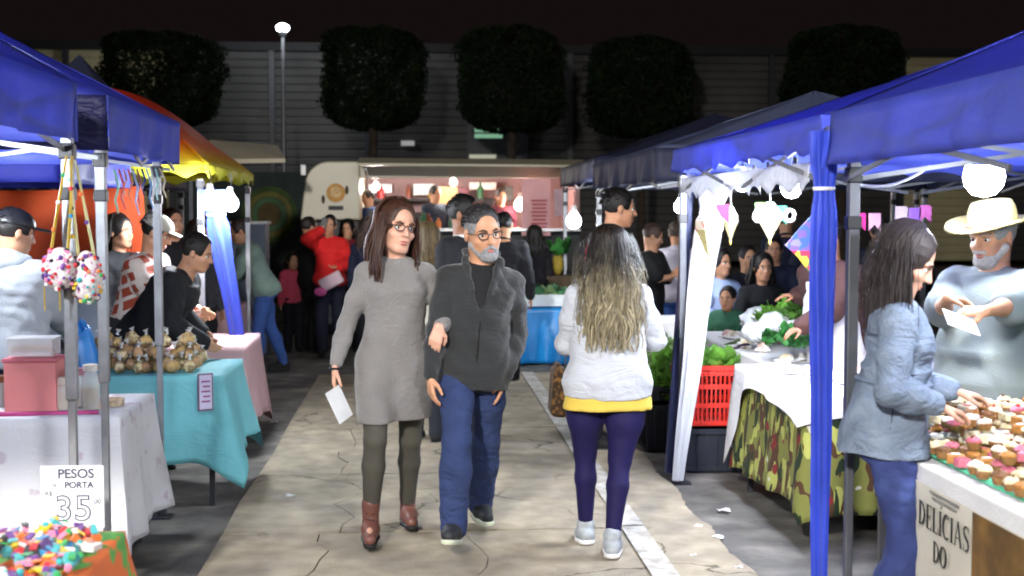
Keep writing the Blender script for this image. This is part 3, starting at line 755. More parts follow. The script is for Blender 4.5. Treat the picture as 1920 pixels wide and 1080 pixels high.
# ---------------------------------------------------------------- tents
def hang(m, a, b, h, nu=24, amp=.012, scal=0, nsc=8, seed=0, out=Vector((0, 0, 0)), nv=5, sag=0):
    a = Vector(a); b = Vector(b); L = (b - a).length; d = (b - a).normalized(); n = Vector((d.y, -d.x, 0))
    def fn(u, v):
        hh = h
        if scal: hh = h - scal * abs(math.cos(math.pi * u * nsc))
        p = a + d * (L * u); w = amp * math.sin(u * L * 9 + seed) * v + amp * .5 * math.sin(u * L * 23 + v * 3 + seed * 2) * v
        return p + n * w + out * v - Vector((0, 0, hh * v + sag * math.sin(u * math.pi)))
    m.grid(fn, nu, nv)
def tent(label, X0, X1, Y0, Y1, ze, zp, vh, fab, vals='NSEW', legs=None, truss='NSEW', fabv=None, fabs=None, group='pop-up market tents', legmat=None, scal=0, sags=.10, seed=0, peak=None, foot=None):
    t = empty('market_tent', ((X0 + X1) / 2, (Y0 + Y1) / 2, 0), label, 'tent', group)
    pk = Vector(peak) if peak else Vector(((X0 + X1) / 2, (Y0 + Y1) / 2, zp))
    C = {'SW': Vector((X0, Y0, ze)), 'SE': Vector((X1, Y0, ze)), 'NE': Vector((X1, Y1, ze)), 'NW': Vector((X0, Y1, ze))}
    m = MB()
    for a, b in (('SW', 'SE'), ('SE', 'NE'), ('NE', 'NW'), ('NW', 'SW')):
        A, B = C[a], C[b]
        def fn(u, v):
            e = A.lerp(B, u); p = e.lerp(pk, v)
            hump = math.sin(u * math.pi)
            p.z -= sags * (v * (1 - v)) * (.6 + .8 * hump) + .015 * hump * (1 - v) + .006 * math.sin(u * 17 + v * 9 + seed) * v * (1 - v) * 4
            return p
        m.grid(fn, 20, 14)
    m.build('canopy', fab, t, sol=.002)
    side = {'S': ('SW', 'SE'), 'E': ('SE', 'NE'), 'N': ('NE', 'NW'), 'W': ('NW', 'SW')}
    for i, s in enumerate('SENW'):
        A, B = C[side[s][0]], C[side[s][1]]
        if s in vals:
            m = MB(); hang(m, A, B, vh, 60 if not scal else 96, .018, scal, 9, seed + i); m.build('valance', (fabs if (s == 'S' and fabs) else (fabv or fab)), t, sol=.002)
        if s in truss:
            ins = (pk - (A + B) / 2); ins.z = 0; ins = ins.normalized() * .03
            for q in range(2):
                a = (A + (B - A) * (.5 * q + .015) + ins); b = (A + (B - A) * (.5 * q + .485) + ins)
                for z0, z1 in ((.05, .26), (.26, .05)):
                    m = MB(); o_ = ins * (.4 if z0 > .1 else 0); m.bar(a - Vector((0, 0, z0)) + o_, b - Vector((0, 0, z1)) + o_, .010, .018); m.build('truss_bar', legmat or MT['metal'], t, smooth=False)
    for (x, y) in (legs if legs is not None else [(X0, Y0), (X1, Y0), (X1, Y1), (X0, Y1)]):
        x += .05 if x < (X0 + X1) / 2 else -.05; y += .06 if y < (Y0 + Y1) / 2 else -.06
        m = MB(); m.box((x, y, ze - vh * .9 - .51), (.042, .042, 1.0)); m.box((x, y, ze * .28), (.030, .030, ze * .56 - .02)); l = m.build('leg', legmat or MT['metal'], t, smooth=False, bevel=.004)
        m = MB(); m.box((x, y, .006), (.11, .11, .012)); m.box((x, y, .03), (.045, .045, .05)); m.build('foot_plate', MT['darkmetal'], l, smooth=False)
        m = MB(); m.box((x, y, ze - vh - .04), (.056, .056, .06)); m.build('bracket', MT['black'], l, smooth=False, bevel=.005)
        m = MB(); m.box((x, y, ze - .42), (.054, .054, .05)); m.build('bracket', MT['black'], l, smooth=False, bevel=.005)
    return t
MT['blueshade'] = mat('shaded royal tent fabric', (.005, .006, .06), .6, .12, 3, .25, 30, trans=.15, crease=.5, cscale=3)  # shade on the second tent's front valance, painted into the fabric colour
MT['gunmetal'] = mat('gunmetal tube', (.10, .105, .12), .45, .15, 9, metal=.4)
XLt = -1.37; XRt = 1.573
tA = tent('royal blue pop-up tent nearest the camera, filling the upper left corner', -4.4, at(148, 398, 5.05).x, 2.05, 5.05, 2.17, 3.25, .22, MT['blue'], vals='EN', truss='NE', legs=[(at(130, 398, 5.0).x + .05, 5.05), (-4.4, 5.05)], legmat=MT['metal'], fabv=MT['bluelit'], seed=1)
tB = tent('second royal blue tent on the left, over the embroidered and turquoise tables', -4.4, at(204, 398, 5.5).x, 5.50, 7.15, 2.17, 3.0, .23, MT['blue'], legs=[(at(190, 398, 5.56).x + .05, 5.5), (at(295, 398, 7.09).x + .05, 7.15), (-4.4, 7.15)], fabv=MT['bluelit'], fabs=MT['blueshade'], seed=2)
tJ = tent('third blue tent, mostly hidden, holding up the orange tarpaulin', -4.6, -2.02, 7.45, 9.25, 2.07, 2.45, .22, MT['blue'], seed=12, truss='', legs=[(-4.6, 9.25), (-4.6, 7.45)])
tC = tent('dark blue tent whose peak rises behind the second left tent', -4.2, -2.45, 12.2, 13.9, 2.15, 3.24, .25, MT['navy'], seed=3)
# rainbow tent: colour printed across the fabric
m_ = mat('rainbow printed fabric', (.5, .1, .02), .55, .06, 3, .2, 30, trans=.45)
n = m_.node_tree.nodes; l = m_.node_tree.links
tc = n.new('ShaderNodeTexCoord'); sx = n.new('ShaderNodeSeparateXYZ'); l.new(tc.outputs['Object'], sx.inputs[0])
mr = n.new('ShaderNodeMapRange'); mr.inputs[1].default_value = 1.90; mr.inputs[2].default_value = 2.38; l.new(sx.outputs['Z'], mr.inputs[0])
cr = n.new('ShaderNodeValToRGB'); l.new(mr.outputs[0], cr.inputs[0])
els = cr.color_ramp.elements; els[0].position = 0; els[0].color = (.50, .55, .05, 1); els[1].position = 1; els[1].color = (.50, .035, .010, 1)
for pos, col in ((.22, (.70, .68, .04, 1)), (.42, (.72, .42, .02, 1)), (.62, (.70, .16, .015, 1))):
    e = els.new(pos); e.color = col
l.new(cr.outputs[0], n['Principled BSDF'].inputs['Base Color'])
for k in n:
    if k.type == 'BSDF_TRANSLUCENT': l.new(cr.outputs[0], k.inputs[0])
tR = tent('rainbow tent fading from red and orange to lime yellow', -4.1, -1.52, 9.4, 12.1, 2.03, 2.70, .11, m_, vals='NSEW', scal=.05, seed=4, legs=[(-1.52, 9.4), (-1.52, 12.1)], peak=(-2.55, 10.75, 2.70), sags=-.42, truss='')
# right row
tE = tent('blue pop-up tent nearest the camera on the right, lit by the big bulb', XRt, 4.6, 1.86, 4.80, 2.06, 2.82, .20, MT['blue'], vals='WNE', truss='WN', legs=[(XRt + .02, 4.80), (4.6, 4.80)], legmat=MT['gunmetal'], fabv=MT['bluelit'], seed=5)
tF = tent('blue tent on the right over the vegetable table, strung with lanterns', XRt, 4.6, 4.92, 7.82, 2.06, 2.58, .16, MT['blue'], vals='WN', truss='WN', legs=[(XRt, 4.92), (XRt, 7.82), (4.6, 7.82)], legmat=MT['gunmetal'], fabv=MT['bluelit'], scal=.03, seed=6)
tG = tent('dark slate tent beyond the lantern tent on the right', 1.55, 4.6, 8.3, 11.3, 2.10, 2.62, .22, MT['greyblue'], fabv=MT['navy'], seed=7, legs=[(1.55, 11.3), (4.6, 8.3), (4.6, 11.3)])
tH = tent('dark navy tent next to the food truck', 1.70, 4.7, 12.2, 15.2, 2.20, 2.75, .22, MT['navy'], seed=8, legs=[(1.7, 12.2), (4.7, 12.2), (1.7, 15.2)])
tI = tent('dark tent far behind the seated crowd on the right', 4.9, 8.6, 8.5, 12.5, 2.2, 3.2, .25, MT['navy'], seed=9)
# beige awning corner behind the rainbow tent
aw = empty('awning', (at(460, 290, 16).x, 16, 0), 'pale beige awning tip poking out behind the rainbow tent', 'awning')
a, b, c, d = at(395, 262, 17), at(535, 297, 15.6), at(330, 300, 15.6), at(520, 272, 17.4)
m = MB(); m.add([a, d, b, c, a - Vector((0, 0, .05)), d - Vector((0, 0, .05)), b - Vector((0, 0, .05)), c - Vector((0, 0, .05))], [(0, 1, 2, 3), (7, 6, 5, 4), (0, 4, 5, 1), (1, 5, 6, 2), (2, 6, 7, 3), (3, 7, 4, 0)])
m.build('canopy', mat('beige canvas', (.50, .44, .33), .8, .1, 3, trans=.2), aw, smooth=False)
m = MB(); m.bar((c.x + .1, 16, 0), (c.x + .1, 16, c.z), .04); m.build('leg', MT['metal'], aw)
# gathered curtains wrapped round tent legs
def curtain(label, top, bot, r0, r1, mt, npl=9, seed=0, rz=.6):
    top = Vector(top); bot = Vector(bot); t = empty('tied_curtain', (bot.x, bot.y, 0), label, 'curtain')
    m = MB(); nv = 30; nu = 60
    def fn(u, v):
        a = 2 * math.pi * u; c = top.lerp(bot, v)
        tie = 1 - .30 * math.exp(-((v - .12) / .04) ** 2)
        r = (r0 + (r1 - r0) * v) * tie * (1 + .22 * math.sin(a * npl + 2 * math.sin(v * 4 + seed)) + .06 * math.sin(v * 13 + a))
        return Vector((c.x + math.cos(a) * r, c.y + math.sin(a) * r * rz, c.z))
    m.grid(fn, nu, nv); m.build('fabric', mt, t)
    c = top.lerp(bot, .12); r = (r0 + (r1 - r0) * .12) * .80
    m = MB(); m.tube([(c.x + math.cos(k * .524) * r, c.y + math.sin(k * .524) * r * rz, c.z) for k in range(13)], .008, 6); m.build('tie_cord', MT['whiteplastic'], t)
    return t
MT['curtain'] = mat('blue curtain satin', (.03, .065, .55), .38, .12, 5, .15, 60, trans=.2, sheen=.3)
MT['curtainwhite'] = mat('white curtain', (.72, .73, .78), .6, .06, 5, .15, 60, trans=.25)
curtain('royal blue curtain gathered round the nearest right tent leg', (at(1546, 235, 4.84).x, 4.84, 1.99), (at(1546, 235, 4.84).x + .005, 4.84, .16), .050, .026, MT['curtain'], seed=1)
pt = at(1330, 340, 7.75); pb = at(1262, 905, 7.75)
curtain('white curtain gathered and slanting down the far leg of the lantern tent', (pt.x + .02, 7.70, 1.90), (pb.x + .02, 7.70, .03), .085, .03, MT['curtainwhite'], 7, seed=2)
m = MB(); q = at(1296, 290, 7.86); q2 = at(1255, 880, 7.86); m.bar((q.x, 7.86, 2.0), (q2.x, 7.86, .05), .055, .055)
tag(m.build('slanted_pole', mat('navy painted pole', (.03, .04, .12), .5), bevel=.005), 'slanted navy pole standing against the white curtain', 'pole')
pt = at(398, 360, 9.45); pb = at(446, 730, 9.45)
curtain('bright blue curtain tied at the corner of the rainbow tent', (pt.x, 9.42, 1.84), (pb.x, 9.9, .35), .085, .035, MT['curtain'], 6, seed=3)
# bulbs
b1 = bulb(1845, 332, 5.30, .086, 'biggest bare white bulb, above the straw-hatted vendor', 270, estr=60, wire=.22)
bulb(1605, 330, 6.6, .035, 'small bulb just right of the blue curtained leg', 110, wire=.1)
bulb(1484, 352, 6.4, .055, 'bulb over the greens on the vegetable table', 130, wire=.1)
bulb(1392, 345, 7.2, .045, 'bulb hanging beside the white curtain', 130, wire=.1)
bulb(1276, 388, 10.4, .055, 'round bulb in the dark slate tent', 110, wire=.14)
bulb(1076, 415, 12.6, .075, 'glaring bulb on the leg of the dark navy tent', 170, wire=.14)
bulb(393, 378, 9.2, .062, 'left bulb of the pair under the rainbow tent', 260, wire=.1)
bulb(432, 382, 9.35, .058, 'right bulb of the pair under the rainbow tent', 260, wire=.1)
bulb(-260, 250, 4.2, .05, 'added bulb out of view inside the nearest left tent', 240, wire=.14)  # this and the next two bulbs are added out of frame as stall light
bulb(-120, 330, 6.5, .04, 'added bulb out of view inside the second left tent', 220, wire=.14)
bulb(2080, 300, 4.0, .05, 'added bulb out of view inside the nearest right tent', 200, wire=.14)
# festoon of little bulbs under the lantern tent edge
for k, (px, py) in enumerate([(1342, 352), (1364, 345), (1390, 336), (1414, 330), (1440, 326), (1466, 322), (1492, 320)]):
    Yk = 7.55 - k * .33; p = at(px, py, Yk); r = .018
    t = empty('festoon_bulb', p, 'little festoon bulb %s along the lantern tent edge' % ['nearest the white curtain', 'second from the white curtain', 'third from the white curtain', 'midway', 'third from the blue curtain', 'second from the blue curtain', 'nearest the blue curtain'][k], 'light bulb', 'festoon bulbs under the valance')
    m = MB(); m.ell(p, (r, r, r * 1.3), 12, 8); m.build('globe', mat('festoon glass', (.8, .8, .8), .3, emit=(.85, .92, 1), estr=40), t)
    m = MB(); m.tube([p + Vector((0, 0, r)), p + Vector((0, 0, r + .04))], .009, 8); m.build('socket', MT['black'], t)
L = bpy.data.lights.new('festoon_light', 'POINT'); L.energy = 120; L.color = (.82, .9, 1); L.shadow_soft_size = .15
lo = bpy.data.objects.new('festoon_light', L); COL.objects.link(lo); lo.location = at(1420, 345, 6.6)
m = MB(); hang(m, (1.605, 7.7, 1.885), (1.605, 5.15, 1.885), .13, 90, .02, .05, 11, 3)  # white strip added where the valance is lit from behind by the bulbs
tag(m.build('lit_valance_strip', mat('white lit valance cloth', (.75, .76, .80), .7, .1, 30, .3, 90, trans=.45), sol=.0015), 'scalloped white strip added below the lantern tent valance as its lit edge', 'trim')
# extension cables in the nearest right tent
m = MB(); a = at(1925, 262, 4.9); b = at(1600, 345, 5.4)
m.tube([b.lerp(at(1760, 300, 5.3), k / 8) - Vector((0, 0, .05 * math.sin(k / 8 * math.pi))) for k in range(9)] + [at(1830, 290, 5.2), at(1870, 268, 5.0), a], .007, 6)
tag(m.build('power_cable', mat('white cable', (.6, .6, .6), .5)), 'white power cable looping up to the big bulb', 'cable')
# ---------------------------------------------------------------- main people
SK = lambda n, h: mat('skin ' + n, c8(h), .48, .10, 22, .22, 120, sss=.12, detail=6.0)
skA = SK('fair', '#c99a84'); skB = SK('tan', '#bd8b6c'); skC = SK('brown', '#8a5f48')
JEAN = mat('blue denim', (.018, .034, .105), .85, .22, 7, .5, 60, col2=(.038, .055, .15), c2scale=5, c2lo=.5, c2hi=.8, crease=.3, cscale=6)
# woman in the grey dress
r = person('woman with brown hair and glasses in grey knit dress, arm linked with a man', 738, 6.5); K = 6.5 / 2400
def off(px, py, Y, root):  # offset of a photo point at depth Y from a root
    p = at(px, py, Y); return np.array([p.x - root.location.x, Y - root.location.y, p.z])
w = Body(r, H=1.76, th=4, sex='f', girth=.95, side=1.5, head=(22, 1, -8), sw=.146, hs=1.13, armlen=.97,
         arms={'r': dict(w=off(628, 690, 6.35, r), pole=(-.25, 1, 0), d=(-.08, -.1, -1), n=(.9, .1, 0), curl=.45),
               'l': dict(w=off(823, 612, 6.22, r), pole=(.5, .9, -.3), d=(-.25, -.1, -1), n=(.1, .9, 0), curl=.5)},
         legs={'r': dict(a=off(695, 975, 6.35, r), pitch=8, toe=-4), 'l': dict(a=off(764, 965, 6.75, r), pitch=0, toe=4)})
w.build_body(.0062, skA, brow='#4a3020')
dress = mat('grey knit dress', (.185, .176, .172), .9, .10, 6, .5, 200, crease=.25, sheen=.2)
T = w.T; s = w.s
tt = [-.315 * 1.0, -.2, -.10, 0, .08, .17, .27, .34, .42, .465, .487]
rx = [.186, .190, .188, .178, .162, .152, .158, .164, .158, .115, .070]
ry = [.140, .142, .140, .132, .128, .124, .128, .130, .112, .082, .060]
oo = [.01, .005, 0, 0, .006, .010, .018, .022, .002, -.008, -.01]
P = [('s', w.P, (w.tax, w.taf, w.u), [q * s for q in tt], [q * s * .99 for q in rx], [q * s for q in ry], [q * s for q in oo], .02)]
for k in 'lr': P += w.arm_p(k, .013, .93) + [('c', w.N - w.u * .03 * s, w.sh[k], .045 * s, .056 * s, .03)]
for k in 'lr':
    h_, kn_ = w.leg[k][:2]; P.append(('c', h_, h_ + (kn_ - h_) * .78, .100 * s, .088 * s, .05))
hem = np.array([0, 0, .640]); P.append(('p', hem, np.array([0, 0, -1.])))
for sg in (-1, 1): P.append(('e', w.P + w.u * .335 * s + w.tax * sg * .062 * s + w.taf * .085 * s, (.062 * s, .05 * s, .06 * s), None, .04))
nb = 14
for i in range(nb):
    a0, a1 = 2 * math.pi * i / nb, 2 * math.pi * (i + 1) / nb; c = w.N - w.u * .012
    P.append(('c', c + w.tax * math.cos(a0) * .062 + w.taf * math.sin(a0) * .062 - w.u * .012 * math.sin(a0), c + w.tax * math.cos(a1) * .062 + w.taf * math.sin(a1) * .062 - w.u * .012 * math.sin(a1), .011, .011, .008))
P.append(('-', ('c', w.N - w.u * .005, w.N + w.u * .14, .048, .09, .008)))
sdf_obj('dress', P, .0065, dress, r, wrinkle(.0028, .9, 2))
w.pants('tights', mat('olive grey tights', (.060, .056, .044), .75, .12, 5, .2, 200), .0075, inf=.001, hi=.0, wr=.0004)
boot = mat('brown leather boot', c8('#6d463c'), .38, .2, 8, .2, 60)
w.shoes(boot, mat('black rubber', (.012, .011, .010), .6), .0065, high=.045, name='boot')
for k in 'lr':
    a = w.leg[k]; m = MB()
    for j in range(4):
        z = .01 + j * .028; c = a[2] + a[3] * (.040 + .008 * (3 - j)) ; m.bar(c + a[4] * .022 + np.array([0, 0, z - .02]), c - a[4] * .022 + np.array([0, 0, z - .012]), .005)
    m.build('laces', mat('dark laces', c8('#3a231c'), .7), r, world=False)
hb = mat('dark brown hair', c8('#3a241b'), .42, .35, 30, .3, 220, island=.35)
w.hair_long(hb, .007, n=60, length=.20, openang=98, wave=.008, seed=3, spread=1.2, lockr=.017)
# locks draped in front of the shoulders
mb = MB(); rn = random.Random(5)
for sg in (-1, 1):
    for i in range(34):
        a = rn.uniform(0, 1); x0 = .068 + .012 * a; pts = []
        for j in range(12):
            t = j / 11
            x = x0 + .022 * math.sin(t * 2.2) + .010 * math.sin(t * 5 + i) + rn.uniform(-.001, .001); y = .030 * (1 - a * 1.3) + .052 * t - .028 * a; z = .055 - t * (.25 + .07 * rn.random() * 0 + .05 * (i % 3) / 2)
            pts.append(w.hp(sg * x, y + .006 * math.sin(t * 7 + i), z))
        mb.tube(pts, [.012 * (1 - .6 * (j / 11) ** 2) for j in range(12)], 6, flat=.6)
mb.build('front_hair', hb, r, world=False)
w.glasses(mat('black frames', (.02, .015, .015), .3))
bm = MB(); a = w.arm['r']; bm.tube([a[2] + w.tax * .031 * math.cos(q * .5236) + w.taf * .031 * math.sin(q * .5236) + np.array([0, 0, .0]) for q in range(13)], .006, 6); bm.build('bracelet', MT['black'], r, world=False)
p = off(636, 762, 6.25, r)
m = MB(); c = at(636, 758, 6.27); M_ = Matrix.Rotation(rad(72), 3, 'Z') @ Matrix.Rotation(rad(14), 3, 'X')
m.box(c, (.15, .004, .165), M=Matrix.Rotation(rad(-24), 3, 'Y') @ Matrix.Rotation(rad(66), 3, 'Z')); tag(m.build('paper_leaflet', mat('paper', (.75, .76, .78), .6), smooth=False), 'folded white leaflet held down by the woman in the grey dress', 'leaflet')
# bearded man
r = person('grey-bearded man with glasses in a charcoal zip jacket and blue jeans, hand in pocket', 888, 6.4)
b = Body(r, H=1.735, th=2, sex='m', girth=.96, belly=.02, side=4.5, head=(16, 7, 5), sw=.164, hs=1.13, shz=-.018,
         arms={'r': dict(w=off(806, 708, 6.22, r), pole=(-.45, 1, 0), d=(.1, -.15, -1), n=(.8, .3, 0), curl=.4),
               'l': dict(w=off(948, 706, 6.36, r), pole=(.6, 1, 0), d=(-.30, .02, -.95), n=(-1, .1, 0), curl=.15)},
         legs={'r': dict(a=off(850, 988, 6.12, r), pitch=-14, toe=-12), 'l': dict(a=off(897, 985, 6.75, r), pitch=0, toe=10)})
b.build_body(.0062, skB, brow='#2b2624')
tee = mat('black tee', (.010, .010, .012), .9, .1, 6, .2, 200)
b.top('tee', tee, .0085, inf=.001, sleeves=.12, wr=.001, hi=.49, collar=.010)
jk = mat('charcoal fleece jacket', (.016, .0175, .019), .85, .16, 5, .4, 160, crease=.22, cscale=5, sheen=.25)
s = b.s
V = [('-', ('c', b.N + b.taf * .085 * s + b.u * .02, b.P + b.u * .33 * s + b.taf * .175 * s, .066 * s, .022 * s, .006)), ('-', ('c', b.N + b.taf * .085 * s + b.u * .02, b.P + b.u * .235 * s + b.taf * .160 * s, .070 * s, .006, .006)),
     ('-', ('c', b.N + b.taf * .085 * s + b.u * .02, b.N + b.taf * .15 * s, .05 * s, .05 * s, .006))]
col = []
for sg in (-1, 1):
    pts = [b.N + b.u * .055 * s - b.taf * .062 * s + b.tax * sg * .02 * s, b.N + b.u * .045 * s - b.taf * .02 * s + b.tax * sg * .078 * s, b.N + b.u * .01 * s + b.taf * .050 * s + b.tax * sg * .088 * s, b.P + b.u * .36 * s + b.taf * .142 * s + b.tax * sg * .042 * s]
    for q0, q1 in zip(pts[:-1], pts[1:]): col.append(('c', q0, q1, .017 * s, .016 * s, .02))
jo = b.top('jacket', jk, .0065, inf=.013, lo=-.135, sleeves=.97, wr=.0060, extra=col + [('s', b.P, (b.tax, b.taf, b.u), [-.135 * s, -.02 * s, .12 * s], [.182 * s, .182 * s, .150 * s], [.145 * s, .145 * s, .120 * s], [.01, .014, .018], .03)], cut=V, seed=1.5, f=.9)
m = MB(); zp = [b.P + b.taf * (float(np.interp(t * s, b.T[0], b.T[2])) + float(np.interp(t * s, b.T[0], b.T[3])) + .026) + b.u * t * s for t in [-.12 + .33 * k / 10 for k in range(11)]]
m.tube(zp, .0045, 6, flat=.6); SEAM = mat('dark seam', (.006, .006, .008), .8)
for ph in (48, 132): b.seam([(-.09, ph - (5 if ph > 90 else -5)), (-.02, ph), (.05, ph + (8 if ph > 90 else -8))], .016, SEAM, jo, 'pocket_zip', .0035)
b.seam([(-.105, p_) for p_ in range(0, 181, 12)], .020, SEAM, jo)
m.build('zip', mat('dark zip', (.02, .02, .022), .4, metal=.4), jo, world=False)
b.pants('jeans', JEAN, .0068, inf=.010, bag=.014, wr=.0045, hi=.0, upto=1.0, f=1.3)
b.shoes(mat('black trainer', (.018, .020, .024), .6, .1, 8), mat('yellow green sole', (.50, .53, .40), .6), .0065, w=1.1)
b.hair_short(mat('salt and pepper hair', c8('#232122'), .6, .3, 60, .3, 300, col2=c8('#4d4d50'), c2scale=90, c2lo=.45, c2hi=.7), .0045, thick=.003, side=mat('grey temple hair', c8('#77777a'), .7, .3, 60, .3, 300))
b.tufts(mat('salt hair tufts', c8('#2e2c2d'), .5, .3, 60, island=.9), 1000)
h = b.hp; q = b.hs; R = np.stack([b.hx, b.hf, b.hu], 1)
P = [('e', h(0, .052, -.088), (.038 * q, .044 * q, .040 * q), R, .015), ('c', h(-.058, .012, -.048), h(-.022, .066, -.092), .017 * q, .020 * q, .02), ('c', h(.058, .012, -.048), h(.022, .066, -.092), .017 * q, .020 * q, .02),
     ('c', h(-.024, .088, -.062), h(0, .097, -.048), .007 * q, .008 * q, .006), ('c', h(.024, .088, -.062), h(0, .097, -.048), .007 * q, .008 * q, .006),
     ('c', h(-.024, .088, -.062), h(-.026, .080, -.082), .009 * q, .010 * q, .006), ('c', h(.024, .088, -.062), h(.026, .080, -.082), .009 * q, .010 * q, .006),
     ('-', ('e', h(0, .100, -.064), (.016 * q, .014 * q, .006 * q), R, .004))]
sdf_obj('beard', P, .0042, mat('grey beard', c8('#8f8f92'), .8, .25, 60, .8, 300), r, wrinkle(.0012, 5))
b.glasses(mat('black frames', (.02, .015, .015), .3))
# woman seen from behind
r = person('woman from behind with wavy ash-blonde hair, pale sweatshirt and dark purple leggings', 1141, 6.2)
c = Body(r, H=1.625, th=176, sex='f', girth=1.15, head=(4, 4, 2), sw=.165, hipw=.116, thigh=1.17, hs=1.10,
         arms={'l': dict(w=off(1066, 640, 6.52, r), pole=(-.35, -.6, -1), d=(.1, 1, .1), n=(1, 0, 0), curl=.6),
               'r': dict(w=off(1214, 632, 6.50, r), pole=(.45, -.6, -1), d=(-.1, 1, .15), n=(-1, 0, 0), curl=.6)},
         legs={'l': dict(a=off(1098, 992, 6.34, r), pitch=6, toe=8), 'r': dict(a=off(1148, 1012, 6.05, r), pitch=0, toe=-6)})
c.build_body(.008, skA, eyes=False)
sw = mat('pale grey sweatshirt', (.44, .46, .51), .9, .06, 5, .35, 160, crease=.3, cscale=5, sheen=.2)
sdf_obj('undershirt', [('s', c.P, (c.tax, c.taf, c.u), [-.158, -.10, -.06], [.222, .212, .17], [.150, .142, .11], [0, 0, 0], .02)], .008, mat('yellow shirt hem', c8('#c9ad4a'), .9, .1, 6, .2, 150), r, wrinkle(.002, 1, 2))
c.top('sweatshirt', sw, .0068, inf=.018, lo=-.100, sleeves=.95, wr=.006, puff=.008, seed=4, f=.85, collar=.012, extra=[('s', c.P, (c.tax, c.taf, c.u), [-.10, -.02, .1, .25], [.216, .218, .185, .170], [.152, .152, .13, .13], [0, 0, 0, 0], .03)])
c.pants('leggings', mat('dark purple leggings', (.012, .009, .058), .7, .12, 5, .1, 180, spec=.2), .0068, inf=.002, hi=.02, wr=.0008, upto=.98, clip=-.12)
c.shoes(mat('grey mesh trainer', (.34, .37, .40), .7, .2, 30, .3, 150), mat('white sole', (.72, .72, .72), .5), .0065, w=1.08)
for k in 'lr':
    a = c.leg[k]; P = [('c', a[2] - np.array([0, 0, .01]), a[2] + (a[1] - a[2]) * .10, .041 * c.s, .041 * c.s, .01)]; sdf_obj('sock', P, .006, mat('white sock', (.75, .75, .75), .9), r)
hm = mat('ombre hair', c8('#6f6a58'), .40, .3, 30, .3, 220, island=.55)
n = hm.node_tree.nodes; l = hm.node_tree.links; tc = n.new('ShaderNodeTexCoord'); sx = n.new('ShaderNodeSeparateXYZ'); l.new(tc.outputs['Object'], sx.inputs[0])
mr = n.new('ShaderNodeMapRange'); mr.inputs[1].default_value = 1.22; mr.inputs[2].default_value = 1.60; l.new(sx.outputs['Z'], mr.inputs[0])
ns = n.new('ShaderNodeTexNoise'); ns.inputs['Scale'].default_value = 14; l.new(tc.outputs['Object'], ns.inputs['Vector']); ad = n.new('ShaderNodeMath'); ad.operation = 'MULTIPLY_ADD'; l.new(ns.outputs['Fac'], ad.inputs[0]); ad.inputs[1].default_value = .9; 
sb = n.new('ShaderNodeMath'); sb.operation = 'SUBTRACT'; l.new(mr.outputs[0], sb.inputs[0]); sb.inputs[1].default_value = .45; l.new(sb.outputs[0], ad.inputs[2])
cr = n.new('ShaderNodeValToRGB'); cr.color_ramp.elements[0].color = (*c8('#857b62'), 1); cr.color_ramp.elements[1].color = (*c8('#1d1713'), 1); cr.color_ramp.elements[0].position = .10; cr.color_ramp.elements[1].position = .62; l.new(ad.outputs[0], cr.inputs[0])
sc = [k for k in n if k.type == 'VECT_MATH'][0]; l.new(cr.outputs[0], sc.inputs[0])
c.hair_long(hm, .007, n=400, length=.47, openang=66, wave=.022, seed=8, spread=1.45, lockr=.0095)
m = MB(); a = at(1066, 640, 6.45); m.tube([Vector((at(1078, 520, 6.42).x, 6.40, at(1078, 520, 6.42).z)), at(1070, 600, 6.36), at(1058, 700, 6.40)], .010, 6, flat=.4)
bt = empty('handbag', at(1046, 740, 6.45), 'brown patterned shoulder bag on the left side of the woman seen from behind', 'bag'); m.build('strap', MT['darkmetal'], bt)
m = MB(); q0 = at(1046, 732, 6.45); m.prism([(q0.x - .045, q0.z - .12), (q0.x + .035, q0.z - .13), (q0.x + .030, q0.z + .12), (q0.x - .005, q0.z + .15), (q0.x - .03, q0.z + .10)], q0.y - .10, q0.y + .10, 'y'); m.build('bag_body', mat('brown patterned fabric', c8('#35230f'), .8, .3, 20, .3, 60, col2=c8('#6a4a22'), c2scale=40, c2lo=.5, c2hi=.6), bt, bevel=.02)
# ---------------------------------------------------------------- everyone else
FAB = lambda n, h, **k: mat(n, c8(h), .85, .12, 6, .35, 120, **k)
HB = lambda h: mat('hair ' + h, c8(h), .5, .3, 30, .4, 200, island=.3)
def ground(px, Y): p = at(px, 398, Y); return p.x
def someone(label, px, Y, topy, th, sex='m', top=('#222226', .0), bot='#15161c', hair='#17120f', skin=skB, vox=.0125, kind='top', hairk='short', sleeves=.97,
            inf=.02, lo=-.08, shoes='#202020', z0=0, H=None, group=None, eyes=True, bag=.01, bare=None, hl=.25, **kw):
    r = person(label, px, Y, group); r.location.z = z0
    if H is None: H = (at(px, topy, Y).z - z0) * 1.0
    b = Body(r, H=H, th=th, sex=sex, **kw)
    b.build_body(vox, skin, eyes=eyes)
    b.top(kind, FAB(kind + ' ' + top[0], top[0]), vox * .95, inf=inf, lo=lo, sleeves=sleeves, wr=.005, collar=.012 if sleeves > .6 else .008)
    b.pants('trousers', FAB('trousers ' + bot, bot), vox, inf=.012, bag=bag, wr=.004, hi=.02, upto=1.0)
    b.shoes(FAB('shoe ' + shoes, shoes), MT['black'], vox * .8)
    if hairk == 'short':
        b.hair_short(HB(hair), vox * .6, thick=.008)
        if Y < 13: b.tufts(HB(hair), 260, .016, .0026)
    elif hairk == 'long': b.hair_long(HB(hair), vox * .7, n=36, length=hl, openang=85, lockr=.020, wave=.010)
    return b
